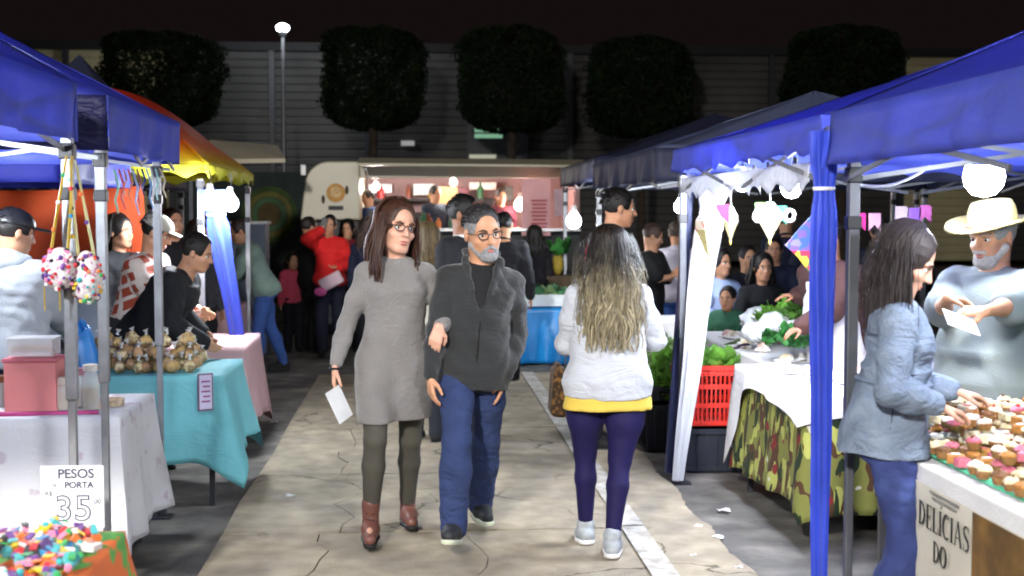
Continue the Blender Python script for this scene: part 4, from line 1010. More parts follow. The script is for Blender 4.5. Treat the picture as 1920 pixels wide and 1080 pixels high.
def cap(b, m, brim=1, name='cap'):
    h = b.hp; q = b.hs; R = np.stack([b.hx, b.hf, b.hu], 1)
    P = [('e', h(0, -.008, .040), (.090 * q, .110 * q, .092 * q), R, .01), ('p', h(0, 0, .040), -b.hu)]
    if brim: P = P[:1] + [('p', h(0, 0, .040), -b.hu)]
    o = sdf_obj(name, P, .006, m, b.root)
    if brim:
        P = [('e', h(0, .125, .045), (.070 * q, .075 * q, .007 * q), R, .01), ('p', h(0, .070, .04), -b.hf)]
        sdf_obj('brim', P, .005, m, o)
    return o
# --- left side
r0 = someone('man in a light grey hoodie and black cap seen from behind at the far left', 22, 7.0, 382, 155, top=('#9a9fa4', 0), bot='#1b2030', kind='hoodie', inf=.03, girth=1.1, hairk='short', eyes=True, head=(-28, 12, 0), vox=.009,
              arms={'r': dict(w=np.array([.20, .30, 1.02]), pole=(.6, -.3, -1), d=(-.1, 1, -.2), n=(-.2, 0, -1)), 'l': dict(w=np.array([-.30, .25, 1.0]), pole=(-.8, 0, -1), d=(.2, 1, 0), n=(0, 0, -1))})
cap(r0, MT['black'])
P = [('e', r0.N - r0.taf * .075 + np.array([0, 0, -.02]), (.12, .075, .085), None, .03), ('c', r0.N + r0.tax * .09, r0.N - r0.taf * .08, .03, .04, .03), ('c', r0.N - r0.tax * .09, r0.N - r0.taf * .08, .03, .04, .03)]
sdf_obj('hood', P, .009, FAB('hoodie #9a9fa4', '#9a9fa4'), r0.root, wrinkle(.006, .9))
someone('dark-haired woman in black with a white face mask between the ribbons and the tent pole', 222, 9.6, 396, 60, sex='f', top=('#15161a', 0), hair='#100c0a', hl=.15, hairk='long')
pl = someone('man in a beige cap, red plaid shirt and tan apron bending over his stall', 243, 9.0, 395, 75, top=('#8d3a2a', 0), bot='#2a2a30', kind='plaid_shirt', lean=18, head=(10, 25, 0), inf=.022, girth=1.05, vox=.010, H=1.72,
             arms={'l': dict(w=np.array([.42, .18, .98]), pole=(-.3, .3, -1)), 'r': dict(w=np.array([.40, -.16, .98]), pole=(-.2, -.3, -1))})
cap(pl, FAB('beige cap', '#a8a395'))
pm = MATS['plaid_shirt #8d3a2a']; n = pm.node_tree.nodes; l = pm.node_tree.links
tc = n.new('ShaderNodeTexCoord'); rot = n.new('ShaderNodeMapping'); rot.inputs['Rotation'].default_value = (0, rad(20), rad(70)); l.new(tc.outputs['Object'], rot.inputs[0])
sx = n.new('ShaderNodeSeparateXYZ'); l.new(rot.outputs[0], sx.inputs[0]); outs = []
for ax, fq in (('X', 75), ('Z', 75)):
    a = n.new('ShaderNodeMath'); a.operation = 'MULTIPLY'; a.inputs[1].default_value = fq; l.new(sx.outputs[ax], a.inputs[0]); s_ = n.new('ShaderNodeMath'); s_.operation = 'SINE'; l.new(a.outputs[0], s_.inputs[0])
    g = n.new('ShaderNodeMath'); g.operation = 'GREATER_THAN'; g.inputs[1].default_value = .55; l.new(s_.outputs[0], g.inputs[0]); outs.append(g)
ad = n.new('ShaderNodeMath'); ad.operation = 'ADD'; ad.use_clamp = True; l.new(outs[0].outputs[0], ad.inputs[0]); l.new(outs[1].outputs[0], ad.inputs[1])
mx = n.new('ShaderNodeMix'); mx.data_type = 'RGBA'; l.new(ad.outputs[0], mx.inputs['Factor']); mx.inputs['A'].default_value = (*c8('#96402c'), 1); mx.inputs['B'].default_value = (*c8('#cbbdb4'), 1)
l.new(mx.outputs['Result'], n['Principled BSDF'].inputs['Base Color'])
P = [('s', pl.P, (pl.tax, pl.taf, pl.u), [-.32, -.1, 0, .15, .28], [.15, .15, .14, .12, .09], [.05] * 5, [.12, .115, .11, .11, .115], .01)]
sdf_obj('apron', P, .010, FAB('tan apron', '#a98562'), pl.root)
bk = someone('person in a black sweater bending to the right over the turquoise table', 262, 8.35, 0, 82, top=('#17181d', 0), bot='#15161c', kind='sweater', lean=38, head=(0, 18, 0), inf=.035, girth=1.12, vox=.009, H=1.68, lo=-.13,
             arms={'l': dict(w=np.array([.34, .22, .88]), pole=(-.5, .5, -.6)), 'r': dict(w=np.array([.42, -.20, .86]), pole=(-.6, -.4, -.2))})
someone('person in dark clothes standing below the rainbow tent behind the bent figure', 322, 11.2, 384, 40, top=('#14151a', 0), group=None)
someone('grey-clad woman with loose hair at the back of the rainbow tent stall', 372, 11.7, 408, 60, sex='f', top=('#3b3b42', 0), hairk='long', hair='#2a201c', head=(0, 15, 0))
tl = someone('shopper in a pale teal padded jacket and blue jeans leaning over the pink table', 494, 13.3, 0, -72, sex='f', top=('#7d938a', 0), bot='#3b5a9c', kind='padded_jacket', lean=24, head=(0, 20, 0), inf=.045, H=1.68, hairk='short', hair='#3a2c28', lo=-.10, bag=.0,
             arms={'l': dict(w=np.array([-.50, -.2, 1.05]), pole=(.4, -.3, -1)), 'r': dict(w=np.array([-.52, .15, 1.05]), pole=(.4, .3, -1))},
             legs={'l': dict(a=np.array([-.06, -.12, .085])), 'r': dict(a=np.array([.18, .18, .085]))})
someone('child in pink and red behind the shopper in the padded jacket', 548, 15.5, 462, 20, sex='f', top=('#c2475c', 0), hairk='long', hair='#1c1512', H=1.2, hs=1.25, hl=.12)
someone('dark-clad person with a bag waiting right of the tall man in the suit', 945, 12.6, 392, 170, top=('#12131a', 0), bot='#0e0f14', hair='#0e0c0b', girth=1.1)
someone('person in a dark coat queuing at the far right of the truck counter', 1002, 14.8, 420, 190, sex='f', top=('#16131a', 0), bot='#0d0d12', hairk='long', hair='#120e0c')
someone('person in a navy coat queuing between the red jacket and the grey dress', 690, 14.2, 405, 160, sex='f', top=('#1a2038', 0), bot='#10111a', hairk='long', hair='#241a16')
someone('dark figure standing left of the woman in the red jacket', 578, 15.4, 402, 120, top=('#0e0f12', 0), bot='#0c0d10', hairk='short')
rd = someone('woman in a bright red jacket talking on her phone beside the food truck', 617, 15.0, 398, 5, sex='f', top=('#d01f20', 0), bot='#14172a', kind='jacket', inf=.035, head=(-8, 4, -10), hair='#120d0b', vox=.011, hairk='short',
             arms={'r': dict(w=np.array([-.085, -.10, 1.47]), pole=(-.8, -.2, -1), d=(.2, .2, 1), n=(1, .2, 0), curl=.7), 'l': dict(w=np.array([.12, -.30, 1.05]), pole=(.8, .3, -.6), d=(-.9, -.3, 0), n=(0, 0, 1), curl=.5)})
m = MB(); q0 = Vector(rd.arm['r'][2]) + rd.root.location + Vector((.03, -.02, .07)); m.box(q0, (.075, .012, .15), M=Matrix.Rotation(rad(18), 3, 'Y')); tag(m.build('mobile_phone', MT['black'], smooth=False, bevel=.004), 'black phone at the ear of the woman in the red jacket', 'phone')
q0 = at(621, 527, 14.62); t = empty('shoulder_pouch', q0, 'pale pink pouch and keys held by the woman in the red jacket', 'bag')
m = MB(); m.box(q0, (.27, .07, .15), M=Matrix.Rotation(rad(-28), 3, 'Y')); m.build('pouch', FAB('pale pink', '#c9aebb'), t, bevel=.02)
m = MB(); m.ell(q0 + Vector((-.12, -.03, -.12)), (.07, .03, .05), 10, 7); m.build('charm', FAB('hot pink', '#d05a9a'), t)
someone('person in a maroon coat just behind the woman in the red jacket', 652, 15.6, 408, -10, sex='f', top=('#6a1226', 0), bot='#0f1018', hairk='long', hair='#140f0d', inf=.04)
someone('woman with long olive-brown hair behind the woman in the grey dress', 797, 9.3, 412, 150, sex='f', top=('#a7a59a', 0), bot='#20242e', hairk='long', hair='#5a4c34', hl=.42, head=(30, 0, 0))
someone('young woman in a white top facing the camera between the couple and the truck', 806, 11.0, 418, 10, sex='f', top=('#d7d7da', 0), bot='#22252e', hairk='long', hair='#231814', skin=skA, hl=.22)
sm = someone('tall man in a dark suit with a white shirt collar behind the bearded man', 868, 8.7, 357, 55, top=('#15161d', 0), bot='#12131a', kind='suit_jacket', hair='#0d0b0a', skin=skC, vox=.0095, girth=1.08, head=(8, 4, 0), inf=.028)
P = [('c', sm.N + sm.taf * .05 + sm.tax * .03 - np.array([0, 0, .02]), sm.P + sm.u * .30 + sm.taf * .15, .035, .03, .01), ('e', sm.N + sm.u * .01, (.072, .07, .03), None, .02)]
sdf_obj('shirt', P, .009, FAB('white shirt', '#d5d6d8'), sm.root)
# --- right side
rm = someone('tall man in a dark red jumper turning right behind the blonde woman', 1112, 9.0, 340, 85, top=('#a83242', 0), bot='#1a1c26', kind='jumper', hair='#0f0c0b', skin=skB, vox=.0095, lean=15, head=(6, 6, 0), inf=.028,
             arms={'l': dict(w=np.array([.35, .25, 1.05])), 'r': dict(w=np.array([.22, -.28, 1.0]))})
someone('man in a black T-shirt with folded bare arms at the greens stall', 1222, 12.0, 415, 60, top=('#0f1013', 0), bot='#1b1d26', kind='t_shirt', sleeves=.42, hair='#4a3a30', head=(20, 20, 0),
        arms={'l': dict(w=np.array([.20, -.10, 1.12]), pole=(.2, .8, -1), d=(.6, -.5, 0)), 'r': dict(w=np.array([.22, -.2, 1.10]), pole=(-.2, -.8, -1), d=(.8, .4, 0))})
someone('person in a pale checked shirt and blue jeans at the back of the greens stall', 1268, 12.4, 410, 150, sex='f', top=('#b3aab4', 0), bot='#39599b', hairk='short', hair='#4c4038')
def seated(label, px, Y, topy, th, top, sex='f', hair='#15100e', skin=skB, H=1.62, hairk='long', bot='#14161d', hl=.2, **kw):
    z = at(px, topy, Y).z; dr = (H - z) / (H / 1.75); f = np.array([math.sin(rad(th)), -math.cos(rad(th)), 0]); ax = np.array([math.cos(rad(th)), math.sin(rad(th)), 0])
    s = H / 1.75; dr = max(dr, 0)
    L = {k: dict(a=f * .42 * s * min(1, dr * 2.2) + ax * sg * .12 + np.array([0, 0, .085 * s]), pole=f + np.array([0, 0, 1.])) for k, sg in (('l', 1), ('r', -1))}
    return someone(label, px, Y, topy, th, sex=sex, top=top, hair=hair, skin=skin, H=H, hairk=hairk, bot=bot, drop=dr, legs=L, hl=hl,
            arms={k: dict(w=f * .32 * s + ax * sg * .15 + np.array([0, 0, (.945 - dr) * s + .10]), pole=ax * sg - np.array([0, 0, 1.])) for k, sg in (('l', 1), ('r', -1))}, **kw)
seated('seated woman in a blue and white floral blouse seen past the lanterns', 1352, 11.0, 462, 25, ('#9fb2dc', 0))
fm = MATS['top #9fb2dc']
seated('child in a green top at the far end of the vegetable table', 1366, 10.2, 536, -30, ('#27543f', 0), H=1.15, hairk='short', hs=1.25)
seated('seated man in dark clothes right of the woman in the floral blouse', 1402, 11.6, 455, 10, ('#181a26', 0), sex='m', hairk='short')
seated('seated man in navy, second dark figure from the floral blouse', 1452, 11.8, 440, -15, ('#131a33', 0), sex='m', hairk='short')
seated('seated woman in black with a pale face under the middle lantern', 1430, 10.6, 470, 5, ('#101116', 0))
someone('tall dark figure standing behind the seated crowd, left one', 1474, 13.0, 385, 170, top=('#141a30', 0), bot='#0e1018')
someone('tall dark figure standing behind the seated crowd, beside the floral kite', 1530, 12.6, 395, 190, top=('#1a1e30', 0), bot='#0e1018')
someone('dark figure in the gap between the blue curtain and the denim jacket woman', 1650, 11.0, 402, 150, top=('#12182c', 0), bot='#0e1018')
someone('second dark figure in the gap, nearer the denim jacket woman', 1712, 12.0, 405, 200, top=('#241a20', 0), bot='#0e1018')
vd = someone('vendor with dark brown sleeves and white apron sorting greens behind the vegetable table', 1582, 7.6, 402, -60, top=('#3a201c', 0), bot='#1a1a20', kind='jumper', lean=14, head=(0, 20, 0), skin=skC, vox=.0095, inf=.03, girth=1.1, H=1.68,
             arms={'l': dict(w=at(1502, 612, 7.25) - Vector((at(1582, 398, 7.6).x, 7.6, 0)), pole=(.4, -.2, -1), d=(-.9, -.2, -.4), n=(0, 0, -1)), 'r': dict(w=at(1492, 552, 7.85) - Vector((at(1582, 398, 7.6).x, 7.6, 0)), pole=(.5, .5, -1), d=(-1, 0, -.1), n=(0, 0, -1))})
P = [('s', vd.P, (vd.tax, vd.taf, vd.u), [-.30, -.1, 0, .15, .40], [.20, .21, .20, .19, .12], [.10, .12, .12, .12, .09], [.06, .07, .07, .07, .07], .01)]
sdf_obj('apron', P, .010, FAB('white apron', '#d8d4d6'), vd.root, wrinkle(.004, 1))
# --- woman in the denim jacket
r = person('long-haired woman in a belted pale denim jacket bending over the cake table at right', 1672, 4.55)
g = Body(r, H=1.66, th=72, sex='f', girth=.98, lean=4, head=(-4, 30, 0), sw=.150, hs=1.06,
         arms={'r': dict(w=off(1762, 762, 4.38, r), pole=(-.5, -.5, -1), d=(.8, .05, -.25), n=(0, 0, -1), curl=.5),
               'l': dict(w=off(1795, 735, 4.62, r), pole=(-.2, .6, -1), d=(.8, -.1, -.15), n=(0, 0, -1), curl=.5)},
         legs={'r': dict(a=np.array([-.04, -.10, .09])), 'l': dict(a=np.array([.12, .14, .09]))})
g.build_body(.0062, skA, brow='#2e2420')
DEN = mat('pale denim', (.16, .205, .285), .85, .2, 8, .6, 90, crease=.38, cscale=5, col2=(.20, .25, .33), c2scale=12, c2lo=.45, c2hi=.7)
s = g.s
P = [('s', g.P, (g.tax, g.taf, g.u), [-.10 * s, -.05 * s, .03 * s, .16 * s, .19 * s, .23 * s], [.178, .182, .178, .150, .145, .150], [.168, .162, .150, .122, .118, .125], [-.01, -.012, -.008, 0, .005, .01], .02)]
g.top('denim_jacket', DEN, .0065, inf=.022, lo=.15, sleeves=.93, wr=.007, extra=P, f=.85, seed=2.2, puff=.006, collar=.017)
m = MB(); n_ = 28
for a_ in range(1):
    c_ = g.P + g.u * .178 * s + g.taf * .004
    m.tube([c_ + g.tax * math.cos(k * 2 * math.pi / n_) * .150 + g.taf * math.sin(k * 2 * math.pi / n_) * .124 for k in range(n_ + 1)], .016, 6, cap=False, flat=.5)
m.build('belt', DEN, r, world=False)
DS = mat('dark denim seam', (.05, .065, .10), .9)
for pts in ([(-.08, 180), (.02, 180), (.14, 180)], [(-.085, p_) for p_ in range(100, 271, 12)], [(-.03, 215), (.03, 200), (.08, 196)], [(.36, p_) for p_ in range(200, 300, 12)]): g.seam(pts, .030, DS, r, 'jacket_seam')
g.pants('jeans', mat('mid blue denim', (.022, .034, .13), .85, .22, 7, .5, 40, col2=(.05, .085, .25), c2scale=5, c2lo=.5, c2hi=.75), .007, inf=.004, bag=.020, wr=.006, hi=-.02, upto=1.0, f=1.1, clip=-.05)
g.shoes(FAB('shoe #202020', '#202020'), MT['black'], .009)
g.hair_long(HB('#2f2727'), .006, n=260, length=.33, openang=78, wave=.007, seed=4, spread=1.2, lockr=.008)
m = MB()
for k in range(3):
    t = k / 2
# --- straw-hatted vendor
r = person('stout vendor with a white beard, straw hat and grey T-shirt behind the cake table', 1866, 5.5)
v = Body(r, H=1.73, th=-62, sex='m', girth=1.2, belly=.045, head=(0, 10, 0), sw=.195, hs=1.1,
         arms={'l': dict(w=off(1838, 588, 4.95, r), pole=(.7, -.2, -1), d=(-.95, .05, 0), n=(0, .5, -1), curl=.7),
               'r': dict(w=off(1775, 560, 5.25, r), pole=(-.2, .6, -1), d=(.5, -.35, -.1), n=(0, -.5, -1), curl=.6)})
v.build_body(.0068, skB, brow='#8a8a88')
v.top('t_shirt', mat('grey green T-shirt', (.22, .255, .255), .9, .08, 5, .35, 160), .0075, inf=.026, lo=-.16, sleeves=.46, wr=.006, f=.8, collar=.010, extra=[('s', v.P, (v.tax, v.taf, v.u), [-.16, 0, .12], [.225, .225, .19], [.19, .20, .16], [.045, .05, .05], .05)])
v.pants('trousers', FAB('navy trousers', '#1c2858'), .009, inf=.016, bag=.01)
v.shoes(FAB('shoe #202020', '#202020'), MT['black'], .009)
m = MB(); c_ = v.P - v.u * .135 + v.taf * .05; m.tube([c_ + v.tax * math.cos(k * .2244) * .245 + v.taf * math.sin(k * .2244) * .225 for k in range(29)], .008, 6, cap=False); m.build('apron_cord', FAB('yellow cord', '#c9c46a'), r, world=False)
h = v.hp; q = v.hs; R = np.stack([v.hx, v.hf, v.hu], 1)
P = [('e', h(0, .050, -.088), (.046 * q, .046 * q, .040 * q), R, .015), ('c', h(-.062, .010, -.040), h(-.022, .066, -.092), .018 * q, .022 * q, .02), ('c', h(.062, .010, -.040), h(.022, .066, -.092), .018 * q, .022 * q, .02),
     ('c', h(-.026, .086, -.064), h(.026, .086, -.064), .004 * q, .004 * q, .006), ('c', h(-.024, .090, -.048), h(.024, .090, -.048), .008 * q, .008 * q, .006)]
sdf_obj('beard', P, .0045, mat('white beard', c8('#b9b6b0'), .8, .2, 60, .8, 300), r, wrinkle(.0012, 5))
v.tufts(mat('grey tufts', c8('#8c8a86'), .6), 260)
v.hair_short(mat('grey hair', c8('#8c8a86'), .7, .25, 60, .6, 260), .006, thick=.008)
ht = empty('straw_hat', Vector(h(0, 0, .08)) + r.location, 'wide-brimmed straw hat on the head of the bearded vendor', 'hat')
m = MB(); Mh = Matrix([[float(c) for c in rr] for rr in R])
STR = mat('straw', c8('#8f8256'), .8, .12, 20, .8, 120)
cc = Vector(h(0, -.01, .045)) + r.location
def ring(rr, zz, rim=0): return [cc + Mh @ Vector((math.cos(t) * rr * .92, math.sin(t) * rr * 1.08, zz + rim * math.cos(2 * t))) for t in [k * 2 * math.pi / 32 for k in range(32)]]
prof = [(.190, .012, .014), (.188, .020, .014), (.15, .004, .008), (.105, .004, 0), (.098, .02, 0), (.092, .075, 0), (.078, .105, 0), (.03, .112, 0), (.002, .106, 0)]
vs = []; 
for a_, z_, k_ in prof: vs += ring(a_ * q, z_, k_)
m.add(vs, [(i * 32 + k, i * 32 + (k + 1) % 32, (i + 1) * 32 + (k + 1) % 32, (i + 1) * 32 + k) for i in range(len(prof) - 1) for k in range(32)])
m.build('crown_and_brim', STR, ht, sol=.003)
m = MB(); m.tube([p_ for p_ in ring(.101 * q, .014)] + [ring(.101 * q, .014)[0]], .009, 6, cap=False, flat=.6); m.build('band', FAB('tan band', '#8a7a52'), ht)
m = MB(); c_ = at(1802, 604, 4.90); m.box(c_, (.14, .12, .004), M=Matrix.Rotation(rad(20), 3, 'Y') @ Matrix.Rotation(rad(28), 3, 'X')); tag(m.build('paper_slip', mat('paper', (.75, .76, .78), .6), smooth=False), 'white paper slip held between the vendor and the customer', 'paper')
# ---------------------------------------------------------------- tables and cloths
def table(label, x0, x1, y0, y1, z, mtop=None):
    t = empty('folding_table', ((x0 + x1) / 2, (y0 + y1) / 2, 0), label, 'table')
    m = MB(); m.box(((x0 + x1) / 2, (y0 + y1) / 2, z - .015), (x1 - x0 - .02, y1 - y0 - .02, .03)); m.build('tabletop', mtop or MT['wood'], t, smooth=False, bevel=.004)
    for x in (x0 + .06, x1 - .06):
        for y in (y0 + .06, y1 - .06):
            m = MB(); m.bar((x, y, 0), (x, y, z - .03), .03); m.build('leg', MT['darkmetal'], t, smooth=False)
    return t
def cloth(label, x0, x1, y0, y1, z, drop, mt, seed=0, flare=.05, fold=.028, freq=17, hem=.05, corner=.09, group=None, top_noise=.004, dropf=None):
    m = MB(); z += .004; rn = random.Random(seed)
    g = .012; X0, X1, Y0, Y1 = x0 - g, x1 + g, y0 - g, y1 + g
    # perimeter samples
    per = []
    def side(a, b, n, k):
        a = Vector(a); b = Vector(b)
        for i in range(n):
            p = a.lerp(b, i / n); per.append((p, k, i / n))
    nx = max(14, int((X1 - X0) / .035)); ny = max(14, int((Y1 - Y0) / .035))
    side((X0, Y0), (X1, Y0), nx, 0); side((X1, Y0), (X1, Y1), ny, 1); side((X1, Y1), (X0, Y1), nx, 2); side((X0, Y1), (X0, Y0), ny, 3)
    N = len(per); nrm = [Vector((0, -1)), Vector((1, 0)), Vector((0, 1)), Vector((-1, 0))]
    L = 14; vs = []; s = 0; prev = per[0][0]
    info = []
    for i, (p, k, t) in enumerate(per):
        s += (p - prev).length; prev = p
        n = nrm[k].copy(); cw = 0
        e = min(t, 1 - t); el = e * ((X1 - X0) if k in (0, 2) else (Y1 - Y0))
        if el < .18:
            o = nrm[(k + 1) % 4] if t > .5 else nrm[(k - 1) % 4]; q = 1 - el / .18; n = (n + o * q * .9).normalized(); cw = q
        ph = math.sin(s * freq + seed) * .6 + .4 * math.sin(s * freq * 1.9 + seed * 2.3 + 1)
        d = drop if dropf is None else dropf(k, t, drop)
        d = d + hem * math.sin(s * 3.1 + seed) * .5 + corner * cw ** 2
        info.append((p, n, ph, cw, d))
    for l in range(L + 1):
        v = l / L
        for (p, n, ph, cw, d) in info:
            off = (flare * v + fold * (v ** 1.1) * ph + fold * .6 * v) * (1 + cw * .8)
            off = .004 * (v > 0) + off * (1 - math.exp(-v * 6))
            vs.append((p.x + n.x * off, p.y + n.y * off, z - d * v ** .98 if l else z))
    fs = [(l * N + i, (l + 1) * N + i, (l + 1) * N + (i + 1) % N, l * N + (i + 1) % N) for l in range(L) for i in range(N)]
    m.add(vs, fs)
    nn = 24
    m.grid(lambda u, v: (X0 + (X1 - X0) * u, Y0 + (Y1 - Y0) * v, z + (top_noise * math.sin(u * 13 + seed) * math.sin(v * 11) if 0 < u < 1 and 0 < v < 1 else 0)), nn, nn)
    o = m.build('tablecloth', mt, sol=.0015)
    o.data.set_sharp_from_angle(angle=rad(80))
    return tag(o, label, 'tablecloth', group)
# left: white embroidered cloth
WX0, WX1, WY0, WY1 = -3.2, -1.36, 5.86, 6.62
table('folding table under the white embroidered cloth', WX0, WX1, WY0, WY1, .75)
emb = mat('white embroidered cloth', (.74, .74, .77), .8, .04, 5, .25, 120, trans=.12, crease=.15, cscale=3, col2=(.60, .53, .60), c2scale=9, c2lo=.60, c2hi=.66)
cloth('white cloth with faint pink embroidery on the left front table', WX0, WX1, WY0, WY1, .75, .60, emb, 3, fold=.03, freq=14, corner=.02, flare=.02)
# turquoise
TX0, TX1, TY0, TY1 = -2.35, -1.12, 7.32, 8.15
table('folding table under the turquoise cloth', TX0, TX1, TY0, TY1, .75)
cloth('turquoise cloth with deep corner folds on the snack table', TX0, TX1, TY0, TY1, .75, .46, mat('turquoise cloth', c8('#72bcc4'), .8, .06, 4, .2, 120, trans=.12, crease=.15, cscale=3), 5, fold=.04, freq=11, corner=.15, flare=.06)
# pink
PX0, PX1, PY0, PY1 = -2.4, -1.22, 8.95, 9.9
table('folding table under the near pink cloth', PX0, PX1, PY0, PY1, .75)
pk = mat('pale pink cloth', c8('#d3aeb3'), .8, .06, 4, .2, 120, trans=.12)
cloth('pale pink cloth on the table beyond the turquoise one', PX0, PX1, PY0, PY1, .75, .56, pk, 7, fold=.02, freq=16, corner=.10)
table('folding table under the far pink cloth', -3.0, -1.75, 12.6, 13.5, .75)
cloth('far pink cloth beside the padded jacket shopper', -3.0, -1.75, 12.6, 13.5, .75, .5, pk, 9, freq=20)
# bead and doll table nearest the camera
NX0, NX1, NY0, NY1 = -2.2, -.86, 2.95, 3.72
table('low folding table under the flower-printed cloth', NX0, NX1, NY0, NY1, .755)
fl = mat('orange and green printed cloth', c8('#d9692a'), .75, .05, 5, .2, 120, col2=c8('#58a044'), c2scale=7, c2lo=.52, c2hi=.54)
cloth('orange and green flowered cloth under the heap of felt dolls', NX0, NX1, NY0, NY1, .755, .35, fl, 11, fold=.025)
# vegetable table at right
VX0, VX1, VY0, VY1 = 1.93, 3.3, 6.2, 9.7
table('folding table under the camouflage cloth', VX0, VX1, VY0, 7.55, .75)
table('folding table carrying the greens, beyond the camouflage one', 2.12, VX1, 7.6, VY1, .75)
camo = mat('camouflage and floral cloth', c8('#7d8446'), .85, .05, 5, .3, 100, col2=c8('#5b3d22'), c2scale=13, c2lo=.50, c2hi=.53)
def camo_nodes(m):
    n = m.node_tree.nodes; l = m.node_tree.links; b = n['Principled BSDF']
    tc = n.new('ShaderNodeTexCoord'); src = None
    def layer(prev, scale, lo, col, sq=(1, 1, 1), off=0, kind='n'):
        mp = n.new('ShaderNodeMapping'); mp.inputs['Scale'].default_value = sq; mp.inputs['Location'].default_value = (off, off * 2, off * 3); l.new(tc.outputs['Object'], mp.inputs[0])
        if kind == 'n':
            t = n.new('ShaderNodeTexNoise'); t.inputs['Scale'].default_value = scale; t.inputs['Detail'].default_value = 1.5; l.new(mp.outputs[0], t.inputs['Vector']); o = t.outputs['Fac']; op = 'GREATER_THAN'
        else:
            nz = n.new('ShaderNodeTexNoise'); nz.inputs['Scale'].default_value = 14; l.new(mp.outputs[0], nz.inputs['Vector']); va = n.new('ShaderNodeVectorMath'); va.operation = 'MULTIPLY_ADD'; l.new(nz.outputs['Color'], va.inputs[0]); va.inputs[1].default_value = (.09, .09, .09); l.new(mp.outputs[0], va.inputs[2]); t = n.new('ShaderNodeTexVoronoi'); t.inputs['Scale'].default_value = scale; l.new(va.outputs[0], t.inputs['Vector']); o = t.outputs['Distance']; op = 'LESS_THAN'
        g = n.new('ShaderNodeMath'); g.operation = op; g.inputs[1].default_value = lo; l.new(o, g.inputs[0])
        mx = n.new('ShaderNodeMix'); mx.data_type = 'RGBA'; l.new(g.outputs[0], mx.inputs['Factor'])
        if isinstance(prev, tuple): mx.inputs['A'].default_value = (*prev, 1)
        else: l.new(prev, mx.inputs['A'])
        mx.inputs['B'].default_value = (*col, 1); return mx.outputs['Result']
    s = layer(c8('#76793c'), 9, .52, c8('#4d3420'), (1, 1, .6), 0)
    s = layer(s, 10, .56, c8('#a9ad5c'), (1, 1, .6), 5)
    s = layer(s, 11, .58, c8('#20301c'), (1, 1, .5), 9)
    s = layer(s, 5.0, .22, c8('#7d2328'), (1, 1, 1), 3, 'v')
    s = layer(s, 5.2, .12, c8('#c9c9c0'), (1, 1, 1), 14, 'v')
    l.new(s, b.inputs['Base Color'])
camo_nodes(camo)
cloth('camouflage and red flower printed cloth on the near half of the vegetable table', VX0 + .005, VX1, VY0, 7.48, .752, .56, camo, 13, fold=.02, freq=13, corner=.05, flare=.03)
cloth('white plastic cloth covering the vegetable table, hanging low on its path side', VX0 - .01, VX1 + .01, VY0 + .0, 7.56, .762, .10, MT['whitecloth'], 15, fold=.012, freq=12, corner=.03, flare=.03,
      dropf=lambda k, t, d: (.12 + (.55 * max(0, min(1, (t - .34) * 9)) if t < .45 else .55 * max(0, 1 - (t - .45) * 2.2)) if False else (d if k != 3 else (d + (.48 * math.exp(-(t / .17) ** 2))))))
cloth('white plastic cloth on the far greens table', 2.12, VX1, 7.6, VY1, .757, .16, MT['whitecloth'], 27, fold=.012, freq=12, corner=.03, flare=.02)
# cake table, nearest right, with its banner
CX0, CX1, CY0, CY1 = 1.80, 2.62, 2.6, 5.02
table('cake table with the paper banner at lower right', CX0, CX1, CY0, CY1, .78)
cloth('white plastic cloth edge on the cake table', CX0, CX1, CY0, CY1, .78, .075, MT['whitecloth'], 17, fold=.006, freq=9, corner=.02, flare=.01)
m = MB(); m.grid(lambda u, v: (CX0 + .06 + .82 * u, CY0 + .2 + (CY1 - CY0 - .30) * v, .793 + .003 * math.sin(u * 20 + v * 9)), 16, 20)
tag(m.build('placemat', mat('mint green mat', c8('#5fc59a'), .7, .08, 9), sol=.002), 'mint green liner under the cakes', 'mat')
bx = CX0 - .035
bn = empty('paper_banner', (bx, 3.5, 0), 'cream banner reading DELÍCIAS DO hanging along the path side of the cake table', 'banner')
m = MB(); m.grid(lambda u, v: (bx + .006 * math.sin(u * 21) * (1 - v), 4.42 - 1.8 * u, .08 + .65 * v), 40, 8); m.build('sheet', mat('cream banner paper', (.56, .53, .46), .7, .05, 5, .1, 80), bn, sol=.002)
INK = mat('banner ink', (.02, .02, .018), .7); 
